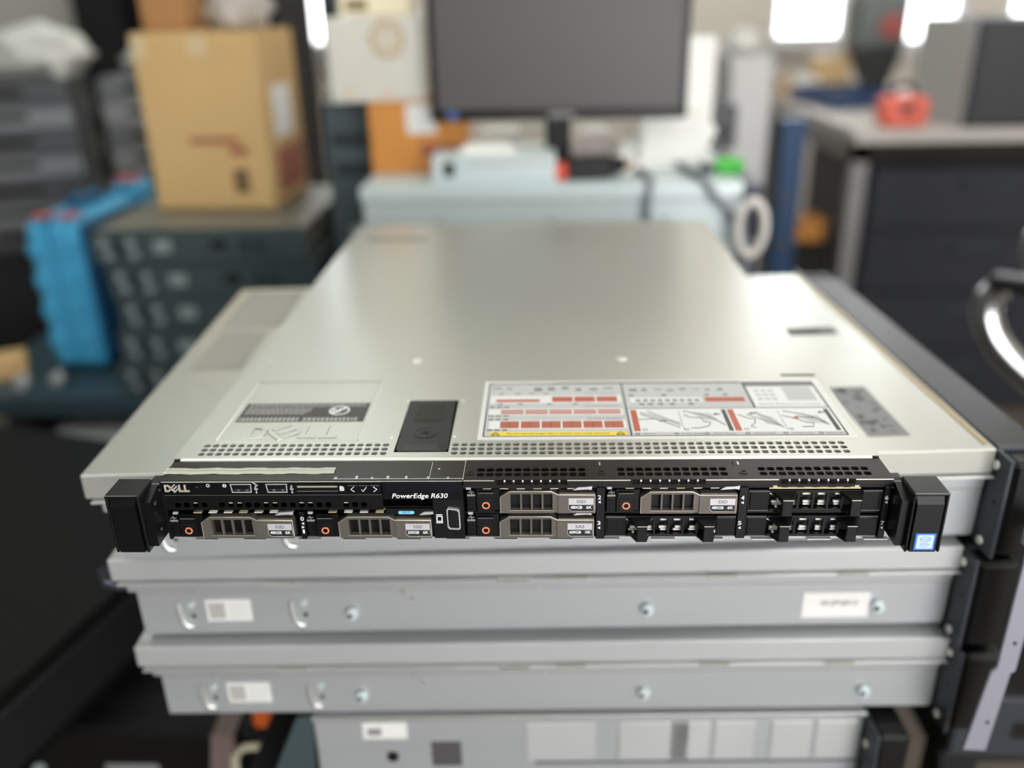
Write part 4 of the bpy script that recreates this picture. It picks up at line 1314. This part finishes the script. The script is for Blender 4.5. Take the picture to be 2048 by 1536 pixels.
def bag(name, label, loc, sx, sy, sz, seed, m=None):
    """crumpled bag: a lumpy closed surface flattened at the bottom"""
    mb = MB()
    nu, nv = 28, 16
    vs, fs = [], []
    for j in range(nv + 1):
        ph = math.pi * j / nv
        for i in range(nu):
            th = 2 * math.pi * i / nu
            p = Vector((math.sin(ph) * math.cos(th), math.sin(ph) * math.sin(th), math.cos(ph)))
            r = 1 + .34 * noise.noise(p * 2.1 + Vector((seed, 0, 0))) + .16 * noise.noise(p * 5.3 + Vector((0, seed, 0)))
            q = p * r
            vs.append((q.x * sx, q.y * sy, max(0, (q.z + .75)) * sz))
    for j in range(nv):
        for i in range(nu):
            fs.append((j * nu + i, j * nu + (i + 1) % nu, (j + 1) * nu + (i + 1) % nu, (j + 1) * nu + i))
    mb.add(vs, fs, True)
    o = mb.build(name, m or BAGW, None, (loc[0], loc[1], loc[2] + Z0))
    return tag(o, label, 'bag')


bag('plastic_bag', 'cloudy plastic wrap lying on the tall carton beside the small carton', (-540, 1270, 265.2), 60, 60, 45, 3.1, mat('grey_cloudy_plastic', (196, 190, 182), .35, trans=.2, bump=.4, bscale=40))

# blue tool case, standing upright
t = thing('tool_case', 'blue plastic tool case standing upright on the side bench', 'tool case', (-950, 1118, -346.6), -.06)
MB().box(-4, 114, 0, 250, 0, 300, 22).build('shell', BLUE, t)
MB().box(52, 55, -1, 252, 16, 301, .6).build('shell_seam', BLUED, t)
for z_ in (50, 110, 170, 230):
    MB().box(6, 44, -3, 4, z_, z_ + 26, 4).build('rib', BLUE, t)
    MB().box(60, 104, -3, 4, z_ + 8, z_ + 32, 4).build('rib', BLUE, t)
MB().box(106, 118, 10, 240, 20, 290, 4).build('rear_rim', BLUED, t)
for xx in (18, 70):
    MB().box(xx, xx + 30, 6, 50, 300, 303.5, 1).build('red_label', REDL, t)
MB().box(40, 66, 90, 200, 300, 322, 6).build('carry_handle', BLUED, t)
t = thing('tool_case', 'second blue tool case lying behind the upright one', 'tool case', (-893, 1392, -346.6), .05)
MB().box(-10, 56, 0, 80, 0, 316, 12).build('shell', BLUE, t)
MB().box(16, 22, -2, 82, 4, 318, 1).build('shell_seam', BLUED, t)
MB().box(-4, 46, 4, 60, 316, 319, 1).build('red_label', REDL, t)
t.name = 'tool_case'

# small things on and under the side bench
o = MB().box(0, 110, 0, 60, 0, 40, 1.5).build('cardboard_offcut', mat('tan_cardboard', (206, 170, 118), .75), None, (-1082, 1040, -346.6 + Z0), .5)
tag(o, 'tan cardboard offcut at the left end of the side bench', 'cardboard')
t = thing('metal_fitting', 'small steel fitting lying between the tool case and the bench edge', 'metal fitting', (-902, 1048, -346.6))
MB().cyl((0, 15), 13, -12, 6, n=18).build('flange', STEEL2, t)
MB().cyl((0, 15), 8, 6, 40, n=16).build('shaft', EARM, t)
t = thing('metal_fitting', 'round steel fitting at the bench edge, left of the other fitting', 'metal fitting', (-962, 1030, -346.6))
MB().cyl((0, 14), 14, -10, 10, n=18).build('flange', STEEL2, t)
MB().cyl((0, 14), 7, 10, 30, n=16).build('shaft', EARM, t)
bag('plastic_bag', 'white plastic bag on the shelf under the side bench', (-770, 1120, -464.6), 52, 40, 32, 8.2, mat('white_blue_plastic', (206, 222, 230), .3, bump=.4, bscale=40))
t = thing('metal_tray', 'grey metal tray sticking out below the white plastic bag', 'tray', (-905, 900, -850))
MB().box(0, 220, 0, 170, 400, 430, 3).build('tray', STEEL2, t)
MB().box(20, 200, 20, 150, 0, 400, 3).build('pedestal', BLKD, t)

# grey device stacks at the far left with bags on top
GDEV = mat('mid_grey_device', (116, 118, 120), .5, .3)
GDEV2 = mat('dark_grey_device', (72, 74, 76), .5, .3)


def far_stack(x, y, ztop, rot, n, w_, h_, where, tone):
    ords = ['topmost', 'second', 'third', 'fourth', 'fifth', 'sixth', 'seventh', 'eighth', 'ninth']
    for k in range(n):
        lab_ = 'grey flat device, %s from the top of the %s' % (ords[k], where) if k else 'grey flat device on top of the ' + where
        t = thing('rack_device', lab_, 'device', (x, y, ztop - h_ * (k + 1)), rot + (.02 if k % 2 else -.01), 'grey devices at the far left')
        MB().box(0, w_, 2, 320, .5, h_ - 1, 1).build('case', tone[0], t)
        MB().box(-2, w_ + 2, 0, 3, 3, h_ - 4, .8).build('front_panel', tone[1] if k % 2 else tone[0], t)
        MB().box(w_ * .3, w_ * .7, -.8, .2, h_ * .4, h_ * .7, .3).build('panel_slot', BLKM, t)


far_stack(-1300, 1440, 168, .33, 7, 290, 52, 'nearer grey stack', (GDEV2, GDEV))
far_stack(-1110, 1862, 146, .24, 6, 190, 58, 'grey stack behind the blue tool case', (GDEV, mat('light_grey_device', (150, 152, 150), .5, .3)))
for (nm, x, y, w_, d_, h_, rot) in (('device_table', -1300, 1440, 290, 330, 850 + 168 - 52 * 7 - 1, .33), ('device_table', -1110, 1862, 190, 330, 850 + 146 - 58 * 6 - 1, .24)):
    t = thing(nm, 'black table under the nearer grey stack' if w_ > 200 else 'black table under the grey stack behind the tool case', 'table', (x, y, -850), rot)
    MB().box(-10, w_ + 10, -6, d_, h_ - 24, h_, 2).build('table_top', BLKD, t)
    for sx in (0, w_ - 24):
        for sy in (4, d_ - 30):
            MB().box(sx, sx + 24, sy, sy + 24, 0, h_ - 24, 2).build('leg', BLKD, t)
    MB().box(0, w_, 8, 14, h_ - 300, h_ - 24, 1).build('apron', BLKD, t)
bag('plastic_bag', 'white crumpled bag on the nearer grey stack at the far left', (-1130, 1640, 168.4), 120, 80, 62, 1.4)
bag('plastic_bag', 'bright white bag on the grey stack behind the blue tool case', (-1010, 2010, 146.4), 76, 66, 50, 5.7)
t = thing('spray_can', 'small red and white can between the two grey stacks', 'can', (-1060, 1596, 168.4))
MB().cyl((0, 0), 18, 0, 34, 'z', 20).build('can_body', PAPER, t)
MB().cyl((0, 0), 16, 34, 52, 'z', 20, 12).build('can_cap', REDL, t)

# black equipment rack against the grey partition
t = thing('equipment_rack', 'tall black equipment rack behind the tall carton', 'rack', (-1460, 2500, -850))
MB().box(0, 150, 0, 500, 0, 1900, 4).build('side_panel', BLKD, t)
MB().box(150, 620, 0, 24, 0, 70, 2).build('base_rail', BLKD, t)
MB().box(150, 620, 0, 24, 1830, 1900, 2).build('top_rail', BLKD, t)
MB().box(600, 640, 0, 500, 0, 1900, 4).build('side_panel', BLKD, t)
MB().box(150, 600, 480, 500, 60, 1840, 2).build('rear_panel', BLKM, t)
t = thing('grey_partition', 'grey free-standing partition left of the black equipment rack', 'partition', (-2100, 2640, -850))
MB().box(0, 600, 0, 40, 60, 2000, 4).build('panel', WALLG, t)
for xx in (40, 520): MB().box(xx, xx + 40, -120, 160, 0, 60, 4).build('foot', EARM, t)

# ------------------------------------------------------------------ foreground left: black servers lying low
BSRV = mat('black_server_case', (13, 13, 12), .55, 0, spec=.2)
t = thing('black_server', 'large black server lying lowest at the front left', 'server', (-980, 250, -486))
MB().box(0, 716, 0, 560, 0, 84, 3).build('case', BSRV, t)
MB().box(4, 712, -4, 2, 4, 80, 2).build('front_bezel', BLK, t)
MB().box(514, 572, -5.2, -3.6, 26, 36, .4).build('badge', GREYP, t)
MB().cyl((440, 30), 7, -6, -3.8, n=18).build('power_button', KNOB, t)
MB().box(0, 716, 40, 43, 83.6, 84.4).build('lid_seam', BLKD, t)
t = thing('black_server', 'black server lying across the lower one at the left, turned slightly', 'server', (-1090, 176, -401.5), -.26)
MB().box(0, 560, 60, 640, 0, 106, 3).build('case', BSRV, t)
MB().box(4, 556, 54, 62, 6, 100, 2).build('front_bezel', BLK, t)
MB().box(557, 566, 70, 600, 20, 90, 2).build('rack_rail', BLKD, t)
MB().box(30, 530, 90, 92, 105.6, 106.4).build('lid_seam', BLKD, t)
t = thing('low_pallet', 'dark low table under the black servers at the left', 'table', (-960, 270, -850))
MB().box(0, 690, 0, 520, 330, 363, 3).build('table_top', BLKD, t)
for sx in (6, 644):
    for sy in (6, 474):
        MB().box(sx, sx + 40, sy, sy + 40, 0, 330, 2).build('leg', BLKD, t)
t.name = 'low_table'
t = thing('cable_plug', 'orange plug lying at the right edge of the lowest black server', 'plug', (-297, 246, -401.6))
MB().box(0, 28, 0, 18, 0, 30, 5).build('plug_body', mat('orange_plastic', (224, 104, 44), .45), t)
MB().tube(smooth_path([(12, 18, 7), (10, 40, 7), (0, 60, 5), (-14, 90, 5)]), 3, 8).build('plug_cord', BLK, t)
o = MB().tube(smooth_path([(-318, 236, -476), (-318, 236, -440), (-314, 240, -424), (-300, 243, -420), (-266, 243, -421)]), 4, 10).build('beige_tube', mat('beige_plastic', (196, 190, 164), .5), None, (0, 0, Z0))
tag(o, 'beige bent tube standing in front of the lowest black server', 'tube')
t = thing('cloth_strip', 'pinkish cloth strip hanging over the edge of the lowest black server', 'cloth', (-352, 240, -486))
q = MB()
for k in range(8):
    x0, x1 = k * 5.0, (k + 1) * 5.0
    q.loft([(x0, -4 + 3 * math.sin(k * 1.3), 0), (x1, -4 + 3 * math.sin((k + 1) * 1.3), 0), (x1, -2 + 3 * math.sin((k + 1) * 1.3), 0), (x0, -2 + 3 * math.sin(k * 1.3), 0)],
           [(x0 * .6 + 14, -4, 86), (x1 * .6 + 14, -4, 86), (x1 * .6 + 14, -2, 86), (x0 * .6 + 14, -2, 86)])
q.box(14, 38, -4, 60, 86, 88, .5)
q.build('cloth', mat('dusty_pink_cloth', (112, 96, 92), .85), t)

# ------------------------------------------------------------------ foreground right: dark gear below the bar
t = thing('black_server', 'black server low at the right, below the hanging bracket bar', 'server', (420, 240, -420), -.05)
MB().box(0, 300, 0, 460, 0, 84, 3).build('case', BSRV, t)
MB().box(4, 296, -4, 2, 4, 80, 2).build('front_bezel', EARM, t)
MB().box(60, 160, -5, -3, 30, 50, .5).build('badge', BLKM, t)
t = thing('low_table', 'dark low table at the right under a black server', 'table', (430, 260, -850))
MB().box(0, 280, 0, 420, 396, 429, 3).build('table_top', BLKD, t)
for sx in (6, 234):
    for sy in (6, 374):
        MB().box(sx, sx + 40, sy, sy + 40, 0, 396, 2).build('leg', BLKD, t)

# ------------------------------------------------------------------ background, right
TABG = mat('grey_worktop', (188, 182, 176), .5, var=.04, scale=5)
TABE = mat('grey_steel_leg', (136, 134, 134), .5, .3)
t = thing('workbench', 'long workbench with a light grey worktop at the back right', 'table', (826, 1925, -850))
MB().box(0, 1500, 0, 1000, 790, 823, 3).build('worktop', TABG, t)
MB().box(0, 1500, 8, 30, 740, 790, 2).build('front_rail', BLKM, t)
MB().box(4, 26, 30, 970, 740, 790, 2).build('side_rail', TABE, t)
for sx in (4, 1450):
    for sy in (8, 940):
        MB().box(sx, sx + 42, sy, sy + 46, 0, 790, 2).build('leg', TABE, t)
DRAW = mat('dark_blue_grey_drawers', (40, 43, 51), .5, .2)
t = thing('drawer_cabinet', 'dark blue-grey drawer cabinet under the workbench', 'cabinet', (900, 1990, -850))
MB().box(0, 620, 4, 560, 0, 728, 3).build('body', DRAW, t)
for k in range(4):
    d_ = MB().box(8, 612, -12, 4, 14 + k * 178, 184 + k * 178, 4).build('drawer', DRAW, t)
    MB().box(250, 370, -24, -12, 130 + k * 178, 146 + k * 178, 3).build('drawer_handle', EARM, d_)

PCG = mat('graphite_computer', (48, 50, 53), .5, .2)
t = thing('desktop_computer', 'dark graphite computer case at the right end of the workbench', 'computer', (1104, 1950, -26.8), -.06)
MB().box(0, 300, 4, 420, 0, 262, 4).build('case', PCG, t)
MB().box(10, 290, -2, 6, 10, 252, 3).build('front_panel', PCG, t)
MB().box(-3, 0, 8, 416, 4, 258, 1).build('side_panel', mat('window_lit_case', (186, 188, 186), .5, .2), t)  # paler than the case: window light painted into this side
MB().box(0, 300, -1, 3, 0, 12, 1).build('base_strip', BLK, t)
MB().box(240, 280, -4, -1, 220, 232, .6).build('power_button', GREYP, t)
RED = mat('coral_red_plastic', (226, 104, 84), .45)
t = thing('toolbox', 'coral red box with a black handle on the front of the workbench', 'toolbox', (905, 1975, -26.8), -.1)
MB().box(0, 118, 0, 90, 0, 78, 14).build('body', RED, t)
MB().box(-2, 120, -2, 92, 48, 56, 2).build('lid_rim', RED, t)
MB().tube(smooth_path([(34, 45, 76), (40, 45, 96), (60, 45, 104), (80, 45, 96), (86, 45, 76)]), 7, 8).build('handle', BLK, t)
MB().box(44, 78, -5, 0, 38, 62, 3).build('latch', BLK, t)
t = thing('blue_tray', 'dark blue parts tray on the workbench left of the coral red box', 'tray', (905, 2400, -26.8), .15)
BLT = mat('navy_blue_plastic', (44, 72, 116), .5)
MB().box(0, 210, 0, 320, 0, 8, 2).build('tray_floor', BLT, t)
for (a, b, c_, d_) in ((0, 210, 0, 8), (0, 210, 312, 320), (0, 8, 0, 320), (202, 210, 0, 320)):
    MB().box(a, b, c_, d_, 8, 46, 2).build('tray_wall', BLT, t)
MB().box(40, 170, 40, 200, 8, 34, 6).build('grey_part', GDEV2, t)
t = thing('paper_roll', 'white roll lying at the back of the blue parts tray', 'paper roll', (905, 2760, -26.8), .2)
MB().cyl((30, 38), 38, 0, 60, n=22).build('roll', PAPER, t)
MB().ring((30, 38), 16, 10, -2, 62).build('core', CARTON, t)
t = carton('carton', 'pale carton at the far left corner of the workbench', (850, 2800, -26.8), .1, 40, 100, 60, CARTON3, (), False)
t = carton('carton', 'pale yellowish carton on the far end of the workbench', (960, 2830, -26.8), -.08, 120, 90, 130, mat('yellow_cardboard', (214, 184, 136), .75))
t = thing('bench_machine', 'dark grey bench machine with a red disc at the far end of the workbench', 'machine', (1110, 2780, -26.8))
MB().box(0, 130, 0, 120, 0, 30, 4).build('foot', BLK, t)
MB().loft([(30, 20, 30), (100, 20, 30), (100, 100, 30), (30, 100, 30)], [(-30, 0, 150), (130, 0, 150), (130, 120, 150), (-30, 120, 150)]).build('column', GDEV2, t)
MB().box(-36, 140, -6, 130, 150, 330, 14).build('head', mat('machine_grey', (112, 116, 114), .5), t)
MB().cyl((80, 225), 40, -16, -4, n=26).build('red_disc', mat('dull_red', (176, 92, 88), .5), t)
t = thing('metal_cabinet', 'light grey metal cabinet standing left of the workbench', 'cabinet', (486, 1905, -850))
LGM = mat('light_grey_metal', (178, 178, 176), .5, .2)
MB().box(0, 112, 4, 420, 0, 1010, 4).build('body', LGM, t)
MB().box(5, 107, -4, 6, 30, 990, 2).build('door', LGM, t)
MB().box(88, 96, -14, -4, 500, 600, 2).build('door_handle', EARM, t)
bag('plastic_bag', 'white bag on top of the light grey metal cabinet', (540, 2040, 160.4), 44, 40, 36, 2.6)
t = thing('blue_post', 'tall dark blue steel post right of the light grey metal cabinet', 'post', (626, 1880, -850))
BPM = mat('blue_steel', (30, 58, 90), .45, .3)
MB().box(0, 62, 0, 50, 12, 850, 3).build('upright', BPM, t)
MB().box(-20, 82, -20, 70, 0, 12, 2).build('foot_plate', BPM, t)
MB().box(-2, 64, -2, 52, 842, 862, 3).build('end_cap', BPM, t)
for z_ in (540, 660): MB().cyl((20, z_), 14, -4, 1, n=18).build('bolt_head', EARM, t)
t = thing('white_post', 'thin white upright profile behind the right edge of the monitor', 'post', (352, 1600, -850))
MB().box(0, 30, 0, 40, 10, 1050, 3).build('upright', PAPER, t)
MB().box(-30, 32, -30, 70, 0, 10, 2).build('foot_plate', PAPER, t)
t = thing('pedestal', 'grey pedestal carrying a dark speaker box behind the monitor', 'pedestal', (388, 1610, -850))
MB().box(0, 70, 0, 120, 0, 830, 3).build('column', LGM, t)
MB().box(-4, 74, -4, 124, 0, 40, 2).build('plinth', EARM, t)
t = thing('speaker_box', 'dark speaker box on the grey pedestal', 'speaker', (392, 1612, -19.6))
MB().box(0, 60, 0, 90, 0, 98, 3).build('cabinet', GDEV2, t)
MB().cyl((30, 36), 20, -3, 1, n=22).build('cone', BLK, t)
t = thing('amber_bin', 'amber plastic bin on a low crate right of the blue post', 'bin', (690, 2000, -340))
AMB = mat('amber_plastic', (178, 118, 40), .5)
MB().box(0, 110, 0, 80, 0, 62, 5).build('bin_body', AMB, t)
MB().box(-4, 114, -4, 84, 56, 64, 2).build('bin_rim', AMB, t)
t = thing('crate', 'dark crate under the amber bin', 'crate', (680, 1990, -850))
for k in range(4):
    MB().box(0, 130, 0, 100, 6 + k * 126, 120 + k * 126, 4).build('crate_tier', BLKM, t)
MB().box(-4, 134, -4, 104, 500, 509.6, 1).build('crate_rim', BLKM, t)
MB().box(4, 126, 4, 96, 0, 8, 1).build('crate_base', BLKM, t)

# swivel chair at the right edge
CHROME = mat('chrome', (220, 220, 222), .16, 1.0)
t = thing('swivel_chair', 'swivel chair with a chrome armrest and black seat at the right edge', 'chair', (1076, 819, -850), math.radians(-35))
MB().box(-210, 230, -190, 190, 380, 450, 24).build('seat', BLK, t)
q = MB(); q.loft([(210, -180, 470), (240, -180, 470), (240, 180, 470), (210, 180, 470)], [(270, -170, 900), (296, -170, 900), (296, 170, 900), (270, 170, 900)])
q.build('backrest', BLK, t)
for sy in (-215, 215):
    a = MB().tube(smooth_path([(90, sy, 450), (60, sy, 482), (-80, sy, 530), (-190, sy, 580), (-256, sy, 615), (-304, sy, 655), (-326, sy, 692), (-330, sy, 722), (-322, sy, 742)]), 21, 12)
    a.build('armrest_tube', CHROME, t)
    MB().box(-335, 60, sy - 22, sy + 22, 742, 766, 8).build('arm_pad', BLK, t)
MB().cyl((0, 0), 26, 110, 380, 'z', 20).build('gas_column', CHROME, t)
MB().box(60, 100, -222, 222, 440, 458, 4).build('arm_brace', CHROME, t)
for k in range(5):
    a = k * 2 * math.pi / 5 + .3
    MB().tube([(0, 0, 110), (150 * math.cos(a), 150 * math.sin(a), 96), (300 * math.cos(a), 300 * math.sin(a), 74)], [22, 19, 14], 10).build('base_arm', CHROME, t)
    MB().cyl((300 * math.sin(a), 28), 28, 300 * math.cos(a) - 14, 300 * math.cos(a) + 14, 'x', 18).build('caster', BLK, t)
    MB().cyl((300 * math.cos(a), 300 * math.sin(a)), 9, 40, 78, 'z', 10).build('caster_stem', BLK, t)
